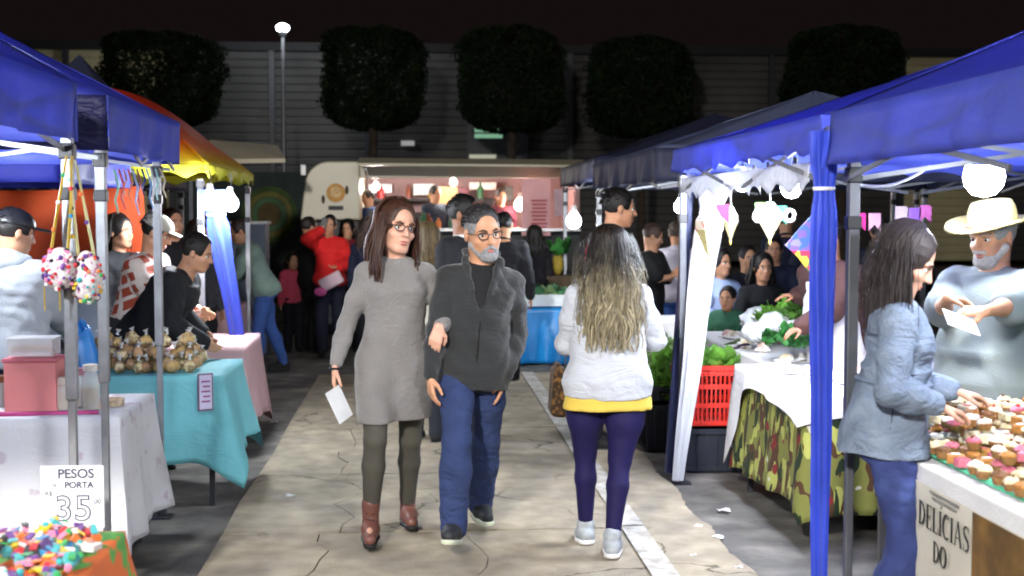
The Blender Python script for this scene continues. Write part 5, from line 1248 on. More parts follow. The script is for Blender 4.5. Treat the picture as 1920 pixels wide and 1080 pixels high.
def glyph(ch):
    """serif capitals in a unit-high cell: lists of (points, half widths)"""
    T, t = .085, .028
    def arc(cx, cy, rx, ry, a0, a1, w0, w1, n=14, mid=None):
        P = []; W = []
        for i in range(n + 1):
            k = i / n; a = rad(a0 + (a1 - a0) * k); P.append((cx + rx * math.cos(a), cy + ry * math.sin(a)))
            W.append(w0 + (w1 - w0) * k if mid is None else w0 + (mid - w0) * math.sin(k * math.pi))
        return (P, W)
    S_ = lambda x, y0=0, y1=1: [([(x, y0), (x, y1)], [T / 1.0] * 2)]
    ser = lambda x, y, w=.13: ([(x - w, y), (x + w, y)], [.018] * 2)
    if ch == 'D': return S_(.14) + [ser(.14, .018), ser(.14, .982), arc(.16, .5, .40, .482, -90, 90, t, t, 18, T)], .66
    if ch == 'E': return S_(.14) + [([(.05, .02), (.5, .02)], [.025] * 2), ([(.05, .98), (.48, .98)], [.025] * 2), ([(.14, .52), (.40, .52)], [.025] * 2), ([(.5, .0), (.5, .20)], [.02] * 2), ([(.48, .82), (.48, 1)], [.02] * 2), ([(.40, .42), (.40, .62)], [.018] * 2)], .58
    if ch == 'L': return S_(.14) + [ser(.14, .982), ([(.05, .02), (.5, .02)], [.025] * 2), ([(.5, .0), (.5, .26)], [.02] * 2)], .56
    if ch in 'IÍ': return S_(.14) + [ser(.14, .982), ser(.14, .018)] + ([([(.13, 1.08), (.26, 1.25)], [.02, .04])] if ch == 'Í' else []), .32
    if ch == 'C': return [arc(.36, .5, .30, .48, 50, 310, t, t, 22, T), ([(.555, .72), (.555, .98)], [.018] * 2)], .64
    if ch == 'A': return [([(.08, .02), (.32, 1.0)], [.025] * 2), ([(.32, 1.0), (.58, .02)], [T * .9] * 2), ([(.17, .34), (.46, .34)], [.022] * 2), ser(.08, .018, .09), ser(.58, .018, .11)], .70
    if ch == 'S': return [([(.46, .82), (.40, .95), (.27, .98), (.14, .92), (.10, .76), (.17, .62), (.33, .50), (.46, .36), (.48, .20), (.40, .06), (.26, .02), (.13, .07), (.08, .20)], [.02, .025, .03, .05, .07, .08, .085, .08, .07, .05, .03, .025, .02]), ([(.47, .74), (.47, .98)], [.016] * 2), ([(.08, .02), (.08, .28)], [.016] * 2)], .58
    if ch == 'O': return [arc(.36, .5, .28, .47, 0, 360, T, T, 28, None)], .72
    return [], .3
def write_serif(word, y_start, z0, h, wscale, x):
    cur = y_start
    for ch in word:
        st, adv = glyph(ch); m = MB()
        for P, W in st:
            if ch == 'O': W = [.085 * abs(math.cos(k / (len(P) - 1) * 2 * math.pi)) + .025 for k in range(len(P))]
            for i in range(len(P) - 1):
                (ax_, ay), (bx_, by) = P[i], P[i + 1]; dx, dy = bx_ - ax_, by - ay; L_ = math.hypot(dx, dy) or 1; nx_, ny_ = -dy / L_, dx / L_
                w0, w1 = W[i] , W[i + 1]
                q = [(ax_ + nx_ * w0, ay + ny_ * w0), (ax_ - nx_ * w0, ay - ny_ * w0), (bx_ - nx_ * w1, by - ny_ * w1), (bx_ + nx_ * w1, by + ny_ * w1)]
                m.add([(x - .0005 * (i % 2), cur - p[0] * h * wscale, z0 + p[1] * h) for p in q], [(0, 1, 2, 3)])
        m.build('letter', INK, bn, smooth=False); cur -= adv * h * wscale
write_serif('DELÍCIAS', 4.33, .590, .083, 1.16, bx - .012)
write_serif('DO', 4.20, .488, .072, 1.16, bx - .012)
def flat_text(txt, loc, size, mt, parent, rot, name='lettering', ext=.0008, offset=0, sx=1, world=True):
    cu = bpy.data.curves.new(name, 'FONT'); cu.body = txt; cu.size = size; cu.extrude = ext; cu.align_x = 'CENTER'; cu.align_y = 'CENTER'; cu.offset = offset
    o = bpy.data.objects.new('tmp', cu); COL.objects.link(o); bpy.context.view_layer.update()
    me = bpy.data.meshes.new_from_object(o.evaluated_get(bpy.context.evaluated_depsgraph_get())); bpy.data.objects.remove(o)
    me.materials.clear(); me.materials.append(mt)
    q = link(name, me, parent); q.location = Vector(loc) - root_loc(parent) if parent is not None else Vector(loc); q.rotation_euler = rot; q.scale = (sx, 1, 1)
    return q
RY = (rad(90), 0, rad(-90))
for k_, (y_, z_, l_) in enumerate(((4.12, .722, .24), (4.12, .704, .20))):
    m = MB(); m.box((bx - .010, y_, z_), (.002, l_, .008)); m.build('faint_printed_line', mat('grey print', (.25, .24, .22), .8), bn, smooth=False)
m = MB(); m.box((bx - .010, 3.72, .44), (.002, .34, .05)); m.build('printed_stripe', mat('dark red print', c8('#7a2038'), .8), bn, smooth=False)
m = MB(); m.grid(lambda u, v: (bx - .010, 3.90 - .42 * u, .50 + .23 * v), 12, 10); m.build('photo_print', mat('printed wheat photo', c8('#7a5a2a'), .6, .3, 12, 0, col2=c8('#4f3a1a'), c2scale=7, c2lo=.3, c2hi=.7), bn)
# ---------------------------------------------------------------- signs on the left
sp0 = at(80, 876, 5.0); sp1 = at(190, 990, 4.92)
sg = empty('price_sign', ((sp0.x + sp1.x) / 2, 5.0, 0), 'white sign PESOS DE PORTA R$ 35,00 leaning on the dark tent leg', 'sign')
zc = (sp0.z + sp1.z) / 2; xc = (sp0.x + sp1.x) / 2; wd = abs(sp1.x - sp0.x); hg = abs(sp0.z - sp1.z) + .02
m = MB(); m.box((xc, 4.97, zc), (wd, .006, hg)); m.build('board', mat('sign board', (.74, .75, .77), .6, .03), sg, smooth=False)
m = MB(); m.bar((xc + .06, 5.02, 0), (xc + .02, 4.98, zc), .02); m.build('prop', MT['darkmetal'], sg)
RX = (rad(90), 0, 0); TX = mat('slate sign ink', (.07, .075, .11), .7)
flat_text('PESOS', (xc + .015, 4.965, zc + hg * .37), .050, TX, sg, RX, offset=.0012)
flat_text('DE', (xc - .068, 4.965, zc + hg * .19), .016, TX, sg, RX)
flat_text('PORTA', (xc + .026, 4.965, zc + hg * .19), .034, TX, sg, RX, offset=.001)
flat_text('R$', (xc - .088, 4.965, zc + hg * .06), .024, TX, sg, RX)
def outline_digit(ch, cx, cz, size):
    flat_text(ch, (cx, 4.9655, cz), size, mat('slate outline ink', (.07, .075, .11), .7), sg, RX, offset=.0040, ext=.0004)
    flat_text(ch, (cx, 4.9643, cz), size, mat('sign board', (.74, .75, .77), .6, .03), sg, RX, offset=-.0018, ext=.0004)
outline_digit('3', xc - .032, zc - hg * .20, .135); outline_digit('5', xc + .040, zc - hg * .20, .135)
flat_text(',00', (xc + .092, 4.965, zc - hg * .08), .026, TX, sg, RX)
# framed notice pinned on the turquoise cloth
q = at(385, 735, 7.20); nt_ = empty('framed_notice', q, 'small framed notice pinned to the turquoise cloth', 'notice')
M_ = Matrix.Rotation(rad(28), 3, 'Z')
m = MB(); m.box(q, (.088, .006, .21), M=M_); m.build('frame', mat('mauve frame', c8('#6c5670'), .6), nt_, smooth=False)
m = MB(); m.box(q + M_ @ Vector((0, -.005, 0)), (.070, .004, .19), M=M_); m.build('card', mat('lilac card', c8('#c2bcd6'), .7), nt_, smooth=False)
for k in range(5):
    m = MB(); m.box(q + M_ @ Vector((.004 * (k % 2), -.008, .06 - k * .028)), (.040 if k % 2 else .05, .002, .010), M=M_); m.build('printed_line', mat('mauve print', c8('#8a4f7d'), .7), nt_, smooth=False)
# orange tarpaulin behind the left stalls and grey one under it
a = at(-190, 352, 9.8); b_ = at(268, 352, 9.8); m = MB()
def tarp(u, v):
    x = a.x + (b_.x - a.x) * u; z = a.z + .02 + (.95 - a.z) * v
    return (x, 9.8 + .03 * math.sin(u * 19 + v * 4) + .02 * math.sin(v * 9), z - .04 * math.sin(u * 3.14) * (1 - v))
m.grid(tarp, 50, 14); tag(m.build('tarpaulin', mat('orange tarpaulin', c8('#d4572a'), .7, .08, 2, .3, 20, trans=.3), sol=.002), 'orange tarpaulin hung as the back wall of the left stalls', 'tarpaulin')
# ---------------------------------------------------------------- goods, left
def box_part(name, c, d, mt, par, rz=0, bevel=.003): m = MB(); m.box(c, d, rz=rz); return m.build(name, mt, par, smooth=False, bevel=bevel)
q = atz(50, 770, .77); x, y = q.x, 6.12
pb = empty('pink_box', (x, y, .757), 'salmon pink display box on the white cloth at far left', 'box')
box_part('box_body', (x, y, .757 + .115), (.235, .16, .23), mat('salmon pink card', c8('#d98684'), .6, .05), pb); box_part('lid', (x, y, .757 + .238), (.25, .175, .018), mat('deep pink lid', c8('#c66a75'), .6), pb)
m = MB(); m.tube([(x - .4, y - .17, .762), (x, y - .19, .762), (x + .33, y - .17, .762)], .012, 8); tag(m.build('cord', mat('magenta cord', c8('#b8407a'), .6)), 'magenta cord along the front edge of the white cloth', 'cord')
for k, (dx, dz, lab) in enumerate([(0, .25, 'clear cake tub with golden cakes on top of the pink box')]):
    tq = empty('cake_tub', (x, y, .757 + dz), lab, 'tub')
    m = MB(); z0 = .757 + dz
    for (cx, cy, sx, sy) in ((0, -.07, .2, .003), (0, .07, .2, .003), (-.1, 0, .003, .14), (.1, 0, .003, .14)): m.box((x + cx, y + cy, z0 + .045), (sx, sy, .08))
    m.build('tub_walls', mat('clear plastic', (.85, .85, .88), .15, alpha=.35), tq, smooth=False)
    m = MB(); m.box((x, y, z0 + .088), (.21, .15, .006)); m.build('lid', mat('white plastic lid', (.8, .8, .8), .3, alpha=.6), tq, smooth=False)
    for j in range(7): m = MB(); m.ell((x - .075 + .025 * j, y - .03 + .06 * (j % 2), z0 + .035), (.022, .025, .018), 9, 6); m.build('cake', mat('golden cake', c8('#c58f4c'), .8, .2, 20), tq)
rn = random.Random(3)
for k, (px, lab) in enumerate([(112, 'small jar of trinkets right of the pink box'), (135, 'jar with crochet lid beside the pink box'), (166, 'glass jar with beige ribbon near the grey tent pole'), (-5, 'brown jar at the far left edge')]):
    xx = atz(px, 770, .757).x; yy = 6.1 + .1 * (k % 2); j = empty('glass_jar', (xx, yy, .757), lab, 'jar')
    h = .13 + .03 * (k % 3)
    m = MB(); m.lathe((xx, yy, .757), [(.001, 0), (.038, 0), (.042, .02), (.042, h * .75), (.03, h * .9), (.03, h)], 16); m.build('glass', mat('jar glass', (.75, .74, .70), .12, alpha=.45), j)
    m = MB(); m.lathe((xx, yy, .757), [(.001, .004), (.034, .004), (.036, h * .5), (.001, h * .55)], 12); m.build('contents', mat('beige sweets %d' % k, [c8('#b59a78'), c8('#8a6a58'), c8('#a89a7a'), c8('#5a3a22')][k], .8, .4, 60), j)
    m = MB(); m.lathe((xx, yy, .757), [(.034, h - .01), (.036, h + .02), (.001, h + .026)], 16); m.build('lid', mat('jar lid %d' % k, [c8('#c4b7ac'), c8('#a3707e'), c8('#d1cbc0'), c8('#7a4a2a')][k], .6), j)
for k, (px, py) in enumerate([(150, 742), (185, 752), (212, 748), (95, 745)]):
    p = atz(px, py + 12, .757); m = MB(); m.lathe((p.x, p.y, .757), [(.001, 0), (.05, 0), (.055, .03), (.05, .035), (.045, .012), (.001, .01)], 18)
    tag(m.build('trinket_dish', mat('cream basket', c8('#b8a58c'), .8, .3, 40)), ['shallow woven dish behind the dark tent leg', 'shallow dish between the two tent poles', 'shallow dish at the right end of the white cloth', 'shallow dish behind the glass jars'][k], 'dish')
# blue cool bag and black bag behind the white table, grey board
p = at(150, 640, 7.5); t = empty('blue_bag', (p.x, 7.5, 0), 'bright blue plastic bag behind the white table', 'bag')
rn2 = random.Random(2); m = MB(); m.ell((p.x, 7.5, .55), (.13, .12, .50), 16, 14, jit=.05, rnd=rn2); m.build('bag', mat('bright blue plastic', c8('#2f7fc9'), .35, .1, 5, .4, 30), t)
p = at(105, 665, 7.0); t = empty('black_helmet', (p.x, 7.0, .75), 'round black bag between the cake tub and the blue bag', 'bag')
m = MB(); m.ell((p.x, 7.05, p.z), (.075, .08, .08), 14, 10); m.build('bag', MT['black'], t)
m = MB(); c_ = at(108, 640, 8.9); m.box((c_.x, 8.9, .62), (.62, .04, 1.24)); tag(m.build('grey_board', mat('pale grey board', c8('#8d97a6'), .7), smooth=False), 'pale grey board standing behind the blue bag', 'board')
# snack bags on the turquoise table
SN = [mat('snack bag %s' % h, c8(h), .3, .3, 30, .6, 40, col2=c8('#8a7355'), c2scale=30) for h in ('#c9a868', '#b08a52', '#d8c698', '#bd9468')]
ORD = ['first', 'second', 'third', 'fourth', 'fifth', 'sixth', 'seventh', 'eighth', 'ninth']; ROWS = ['bottom front', 'bottom second', 'bottom third', 'bottom back', 'middle front', 'middle centre', 'middle back', 'top front', 'top back']
for row, (yy, n, z0) in enumerate([(7.45, 9, .757), (7.62, 9, .757), (7.80, 9, .757), (7.98, 8, .757), (7.55, 7, .82), (7.72, 7, .82), (7.88, 6, .82), (7.66, 5, .885), (7.80, 4, .885)]):
    for i in range(n):
        xx = -1.95 + (.66) * (i + .5) / n + rn.uniform(-.02, .02); y_ = yy + rn.uniform(-.03, .03)
        if row == 0 and i < 3: continue
        t = empty('snack_bag', (xx, y_, z0), 'golden snack bag, %s from left in the %s row on the turquoise cloth' % (ORD[i], ROWS[row]), 'snack bag', 'snack bags heaped on the turquoise cloth', rz=0)
        sc_ = rn.uniform(.72, 1.15); m = MB(); m.ell((xx, y_, z0 + .038 * sc_), (.040 * sc_, .036, .040 * sc_), 9, 7, jit=.2, rnd=rn); m.build('bag', SN[rn.randrange(4)], t)
        m = MB(); m.tube([(xx, y_, z0 + .075), (xx + .005, y_, z0 + .085), (xx + rn.uniform(-.01, .01), y_, z0 + .105)], [.012, .004, .018], 7); m.build('knot', mat('clear film', (.8, .8, .8), .2, alpha=.6), t)
# felt dolls on the nearest table
DC = {'red': '#c2202c', 'orange': '#e0712a', 'yellow': '#e0b92e', 'green': '#2f9a52', 'blue': '#2f7fb0', 'purple': '#6a3c86', 'pink': '#d87a9a', 'white': '#d9d5d0', 'black': '#1c1a20', 'turquoise': '#3aa5a8'}
names = list(DC)
DM = {c: mat('felt ' + c, c8(h), .9, .12, 20, .5, 120, sheen=.3) for c, h in DC.items()}
rn = random.Random(21)
dolls = {}
def shape_doll(m, c, kind, sz, R):
    if kind == 0: m.ell(c, (sz, sz * .8, sz * .7), 8, 6, M=R, jit=.08, rnd=rn)
    elif kind == 1: m.ell(c, (sz * 1.5, sz * .55, sz * .5), 8, 6, M=R, jit=.08, rnd=rn)
    elif kind == 2: m.tube([c - R @ Vector((sz, 0, 0)), c, c + R @ Vector((sz * 1.2, 0, 0))], [sz * .9, sz * .55, sz * .08], 8)
    else: m.box(c, (sz * 2.0, sz * 1.5, sz * .5), M=R)
for i in range(300):
    u = rn.random(); v_ = rn.random(); xx = -1.98 + 1.10 * u; yy = 3.02 + .66 * v_
    heap = .085 * math.sin(math.pi * min(1, max(0, (u + .15)))) * math.sin(math.pi * min(1, v_ + .1))
    z0 = .776 + rn.random() * (heap + .014); c1 = rn.choice(names); c2 = rn.choice(names); c3 = rn.choice(names)
    t = empty('felt_doll', (xx, yy, z0), 'little %s felt doll in the heap on the flowered cloth' % c1, 'doll', 'little %s felt dolls heaped on the flowered cloth' % c1)
    Rr = Matrix.Rotation(rn.uniform(0, 6.28), 3, 'Z') @ Matrix.Rotation(rn.uniform(-.8, .8), 3, 'Y'); c_ = Vector((xx, yy, z0)); k_ = rn.randrange(4)
    m = MB(); shape_doll(m, c_, k_, rn.uniform(.018, .031), Rr); m.build('doll_body', DM[c1], t, smooth=k_ != 3)
    m = MB(); m.ell(c_ + Rr @ Vector((.022, 0, .006)), rn.uniform(.008, .013), 8, 6); m.build('head', DM[c2], t)
    m = MB(); m.box(c_ + Rr @ Vector((-.006, .006, .020)), (.026, .018, .004), M=Rr); m.build('felt_patch', DM[c3], t, smooth=False)
    dolls.setdefault(c1, []).append(t)
for c1, L_ in dolls.items():
    for k_, t in enumerate(sorted(L_, key=lambda o: o.location.x)): t['label'] = '%s felt doll, %s of its colour from the left in the heap' % (c1, ordw(k_ + 1))
# hanging fabric ball bags
def ball_bag(px, py, Y, rx, rz, top, label, seed, cols, ribbon, dangle=True):
    p = at(px, py, Y); t = empty('fabric_ball_bag', p, label, 'bag'); rn = random.Random(seed)
    m = MB(); m.ell(p, (rx, rx * .8, rz), 18, 14, jit=.03, rnd=rn); bag = m.build('ball', FAB('cream patchwork', '#cfc6c0', col2=c8('#b0708a'), c2scale=40, c2lo=.55, c2hi=.6), t)
    for i in range(105):
        th = rn.uniform(0, 6.283); cz = rn.uniform(-.95, .9); sr = math.sqrt(1 - cz * cz)
        d = Vector((sr * math.cos(th) * rx, sr * math.sin(th) * rx * .8, cz * rz)); m = MB(); r_ = rn.uniform(.005, .0105)
        m.ell(p + d * 1.02, (r_, r_, r_), 7, 5); m.build('pompom', DM[rn.choice(cols)], t)
    tp = at(top[0], top[1], Y)
    for sx in (-1, 1):
        m = MB(); m.tube([p + Vector((sx * rx * .5, 0, rz * .75)), p.lerp(tp, .5) + Vector((sx * rx * .38, 0, rz * .3)), tp + Vector((sx * .01, 0, 0))], [.015, .014, .010], 6, flat=.3); m.build('strap', ribbon, t)
    for i in range(5):
        q = p.lerp(tp, .35 + .12 * i); m = MB(); m.ell(q + Vector(((.02 * (i % 2) - .01) + rx * .36 * (1 - .2 * i) * (1 if i % 2 else -1), -.012, 0)), .009, 7, 5); m.build('pompom', DM[names[(i * 3 + seed) % 10]], t)
    if dangle:
        for i in (-1, 1):
            m = MB(); m.tube([p + Vector((i * rx * .45 - .03, 0, -rz * .8)), p + Vector((i * rx * .45 - .03, 0, -rz * 1.9))], .006, 5, flat=.4); m.build('ribbon_tail', ribbon, t)
YL = mat('yellow ribbon', c8('#dcb82c'), .5, .1, 9); YP = mat('pale yellow ribbon', c8('#d8cf84'), .5, .1, 9)
ball_bag(112, 505, 4.92, .062, .082, (130, 292), 'round white bag with dark and pink pompoms hanging by yellow straps', 1, ['black', 'pink', 'white', 'white', 'purple', 'red'], YL)
ball_bag(163, 520, 4.95, .058, .100, (136, 300), 'taller multicoloured pompom bag hanging beside the dark tent leg', 2, ['green', 'yellow', 'black', 'orange', 'purple', 'turquoise', 'white', 'red'], YP, False)
# ribbons under the second tent
RB = [('mint', '#8ccbb0'), ('coral red', '#d4545a'), ('peach', '#dba88a'), ('orange', '#d8703c'), ('pale blue', '#93abe0'), ('dark red', '#8e2f4c'), ('navy', '#28348a'), ('sky blue', '#7fb2e0'), ('white', '#d8dae0'), ('aqua', '#90c8c8'), ('cream', '#d8cdb0')]
for i, (nm, hx) in enumerate(RB):
    px = 214 + i * 8.6; Y = 5.8 + i * .115; tp = at(px, 318 - i * .2, Y); bt_ = at(px + 8 + 5 * math.sin(i * 2), 385 + 18 * math.sin(i * 1.7 + 1), Y)
    t = empty('hanging_ribbon', tp, '%s ribbon hanging in the row under the second blue tent' % nm, 'ribbon', 'ribbons hung in a row')
    m = MB(); m.tube([tp, tp.lerp(bt_, .4) + Vector((.012, 0, 0)), tp.lerp(bt_, .7) - Vector((.008, 0, 0)), bt_], [.018, .022, .020, .014], 6, flat=.18)
    m.build('band', mat('ribbon ' + nm, c8(hx), .5, .1, 20, trans=.2), t)
# ---------------------------------------------------------------- goods, right
def leaves(name, c, rx, ry, rz, n, mt, parent, seed, size=.05):
    r = np.random.RandomState(seed); vs = []; fs = []
    for i in range(n):
        th = r.uniform(0, 6.283); rr = math.sqrt(r.uniform(0, 1)); z = r.uniform(.1, 1) * math.sqrt(max(0, 1 - rr * rr * .8))
        p = Vector((c[0] + math.cos(th) * rr * rx, c[1] + math.sin(th) * rr * ry, c[2] + z * rz)); d = Vector((math.cos(th) * rr + r.normal(0, .4), math.sin(th) * rr + r.normal(0, .4), .5 + r.normal(0, .4))).normalized()
        s = d.cross(Vector((0, 0, 1)) if abs(d.z) < .9 else Vector((1, 0, 0))).normalized(); up = s.cross(d); L = size * r.uniform(.6, 1.3); o = len(vs)
        for j in range(5):
            t = j / 4; w_ = L * .5 * math.sin(math.pi * (t * .85 + .12)); cpt = p + d * L * t + up * (L * .35 * t * t) 
            cr_ = L * .12 * math.sin(j * 2.6 + i)
            vs += [cpt + s * w_ + up * cr_, cpt - up * L * .05, cpt - s * w_ - up * cr_ * .5]
        for j in range(4): fs += [(o + j * 3, o + j * 3 + 1, o + j * 3 + 4, o + j * 3 + 3), (o + j * 3 + 1, o + j * 3 + 2, o + j * 3 + 5, o + j * 3 + 4)]
    m = MB(); m.add(vs, fs); return m.build(name, mt, parent)
G1 = mat('bright lettuce', (.14, .34, .05), .45, .3, 20, .2, 60, trans=.3, island=.35); G2 = mat('dark herb leaves', (.03, .15, .03), .5, .3, 20, trans=.25, island=.5); G3 = mat('pale cabbage green', (.30, .46, .20), .45, .2, 20, trans=.25, island=.3)
def crate(label, cx, cy, z0, w, d, h, mt, mt2=None, taper=.9, slots=True):
    t = empty('plastic_crate', (cx, cy, z0), label, 'crate'); th = .012
    def corner(sx, sy, z): k = taper + (1 - taper) * (z / h); return Vector((cx + sx * w / 2 * k, cy + sy * d / 2 * k, z0 + z))
    m = MB(); a_, b__, c__, d_ = corner(-1, -1, .01), corner(1, -1, .01), corner(1, 1, .01), corner(-1, 1, .01); m.add([a_, b__, c__, d_, a_ + Vector((0, 0, .012)), b__ + Vector((0, 0, .012)), c__ + Vector((0, 0, .012)), d_ + Vector((0, 0, .012))], [(3, 2, 1, 0), (4, 5, 6, 7), (0, 1, 5, 4), (1, 2, 6, 5), (2, 3, 7, 6), (3, 0, 4, 7)]); m.build('base', mt, t, smooth=False)
    for s0, s1 in (((-1, -1), (1, -1)), ((1, -1), (1, 1)), ((1, 1), (-1, 1)), ((-1, 1), (-1, -1))):
        m = MB(); zs = [.03, h * .36, h * .66, h - .05] if slots else [.03]
        for z in zs: m.bar(corner(*s0, z), corner(*s1, z), th, .03 if slots else .02)
        m.bar(corner(*s0, h - .015), corner(*s1, h - .015), th * 2.2, .03)
        nb = 15 if slots else 0
        for i in range(nb + 1):
            if not slots: break
            a1 = corner(*s0, .02).lerp(corner(*s1, .02), i / nb); a2 = corner(*s0, h - .02).lerp(corner(*s1, h - .02), i / nb); m.bar(a1, a2, th * (.9 if i not in (0, nb) else 1.8), .012 if i not in (0, nb) else .03)
        if not slots:
            e0, e1 = corner(*s0, .01), corner(*s1, .01); f0, f1 = corner(*s0, h - .02), corner(*s1, h - .02); inn = (Vector((cx, cy, 0)) - (e0 + e1) / 2); inn.z = 0; inn = inn.normalized() * .006
            m.add([e0, e1, f1, f0, e0 + inn, e1 + inn, f1 + inn, f0 + inn], [(0, 1, 2, 3), (7, 6, 5, 4), (0, 4, 5, 1), (1, 5, 6, 2), (2, 6, 7, 3), (3, 7, 4, 0)])
            for i in range(1, 6):
                a1 = e0.lerp(e1, i / 6); a2 = f0.lerp(f1, i / 6); m.bar(a1 - inn * .6, a2 - inn * .6, .006, .012)
        m.build('side', mt, t, smooth=False)
    return t
RED = mat('red crate plastic', (.62, .035, .025), .4, .1, 8); BLK = mat('dark navy crate plastic', (.022, .026, .038), .45, .15, 8)
cw = at(1335, 880, 8.15); 
crate('black crate standing on the ground under the red one', cw.x + .01, 8.2, .0, .44, .34, .29, BLK, slots=False)
crate('red slatted crate stacked on the black crate', cw.x + .005, 8.2, .30, .44, .36, .40, RED, taper=.93)
t = empty('lettuce', (cw.x - .03, 8.2, .66), 'bright lettuce spilling over the back of the red crate', 'lettuce'); leaves('leaf_mass', (cw.x - .03, 8.22, .60), .17, .14, .20, 130, G1, t, 3, .09)
cb = at(1246, 830, 9.0)
crate('black crate of greens left of the slanted navy pole', cb.x, 9.0, 0, .36, .5, .34, BLK, slots=False)
crate('second black crate stacked under the leafy bunches', cb.x + .02, 9.05, .345, .34, .5, .12, BLK, slots=False)
for k, (px, py, Y, rx, rz, mt_) in enumerate([(1240, 720, 9.0, .15, .26, G1), (1238, 668, 9.3, .16, .20, G3), (1262, 690, 8.9, .10, .2, G1)]):
    p = at(px, py, Y); t = empty('leafy_bunch', p, ['bunch of lettuce drooping over the black crates', 'pale leafy bunch at the top of the pile beside the blonde woman', 'leafy bunch behind the slanted navy pole'][k], 'greens', 'leafy bunches on the black crates')
    leaves('leaf_mass', (p.x, Y, p.z - rz * .5), rx, .18, rz, 150, mt_, t, 5 + k, .085)
# goods on the vegetable table
for k, (px, py, Y, rx, rz, mt_, lab) in enumerate([(1478, 630, 7.6, .17, .10, G2, 'flat dark bunch of parsley on the white cloth'), (1462, 588, 8.4, .14, .13, G1, 'bright greens standing behind the plastic bags'), (1490, 575, 8.2, .10, .14, G1, 'greens held by the vendor with brown sleeves')]):
    p = at(px, py, Y); t = empty('herb_bunch', p, lab, 'greens'); leaves('leaf_mass', (p.x, Y, p.z - rz * .6), rx, .14, rz, 170, mt_, t, 15 + k, .05)
PB = mat('thin clear plastic bag', (.80, .84, .88), .25, .05, 9, .8, 25, alpha=.72); rn = random.Random(9)
for k, (px, py, Y, s) in enumerate([(1425, 600, 8.6, .14), (1452, 605, 8.2, .11), (1500, 622, 7.9, .12), (1418, 622, 8.2, .10)]):
    p = at(px, py, Y); m = MB(); m.ell(p, (s, s * .8, s * .62), 14, 10, jit=.12, rnd=rn)
    tag(m.build('plastic_bag', PB), ['crumpled clear plastic bag at the back of the vegetable table', 'clear plastic bag right in front of the bright greens', 'clear plastic bag beside the parsley', 'small clear bag by the rolls'][k], 'bag')
rn = random.Random(12); trays = {}
wrap = [mat('wrapped pack %s' % h, c8(h), .35, .25, 40, .3, 50, col2=c8('#e8e2dc'), c2scale=22, c2lo=.45, c2hi=.6) for h in ('#d8b09a', '#c9a8a0', '#d8d0c6', '#b8b8a8', '#c89a90', '#d9c7a6')]
for i in range(72):
    u, v_ = rn.random(), rn.random(); yy = 6.35 + v_ * 3.1; xx = (VX0 if yy < 7.5 else 2.14) + .08 + u * .9
    if 7.2 < yy < 8.5 and .2 < u < .7: continue
    w_, d_, h_ = rn.uniform(.09, .16), rn.uniform(.08, .13), rn.uniform(.025, .05); t = empty('wrapped_food_tray', (xx, yy, .768), ['pale', 'pinkish', 'peach', 'creamy'][i % 4] + ' film-wrapped food tray among those spread on the white plastic cloth', 'food tray', ['pale', 'pinkish', 'peach', 'creamy'][i % 4] + ' film-wrapped food trays')
    rz = rn.uniform(0, 3); z0 = .772 + i * .00002; trays.setdefault(i % 4, []).append(t)
    m = MB(); m.box((xx, yy, z0 + .006), (w_, d_, .012), rz=rz); m.build('tray', MT['whiteplastic'], t, smooth=False, bevel=.003)
    m = MB(); m.ell((xx, yy, z0 + .012), (w_ * .44, d_ * .42, h_), 9, 6, M=Matrix.Rotation(rz, 3, 'Z'), jit=.08, rnd=rn); m.build('contents', wrap[(i * 7) % 6], t)
for q_, L_ in trays.items():
    for k_, t in enumerate(sorted(L_, key=lambda o: o.location.y)): t['label'] = '%s film-wrapped food tray, %s of that colour from the camouflage corner' % (['pale', 'pinkish', 'peach', 'creamy'][q_], ordw(k_ + 1))
for i in range(10):
    p = atz(1372 + i * 8, 645 - i * 3 + 12 * (i % 2), .79); m = MB(); a_ = .5 + .1 * (i % 3); m.tube([(p.x - .06, p.y - .1 * a_, .792), (p.x, p.y, .797), (p.x + .05, p.y + .12 * a_, .792)], [.006, .011, .004], 6)
    tag(m.build('okra_pod' if i % 2 else 'aubergine_slip', mat('dark pod %d' % (i % 2), [(.05, .08, .03), (.05, .02, .05)][i % 2], .4)), '%s slim pod, %s from the white curtain on the plastic cloth' % (['dark green', 'dark purple'][i % 2], ordw(i + 1)), 'vegetable', ['slim purple pods', 'slim green pods'][i % 2])
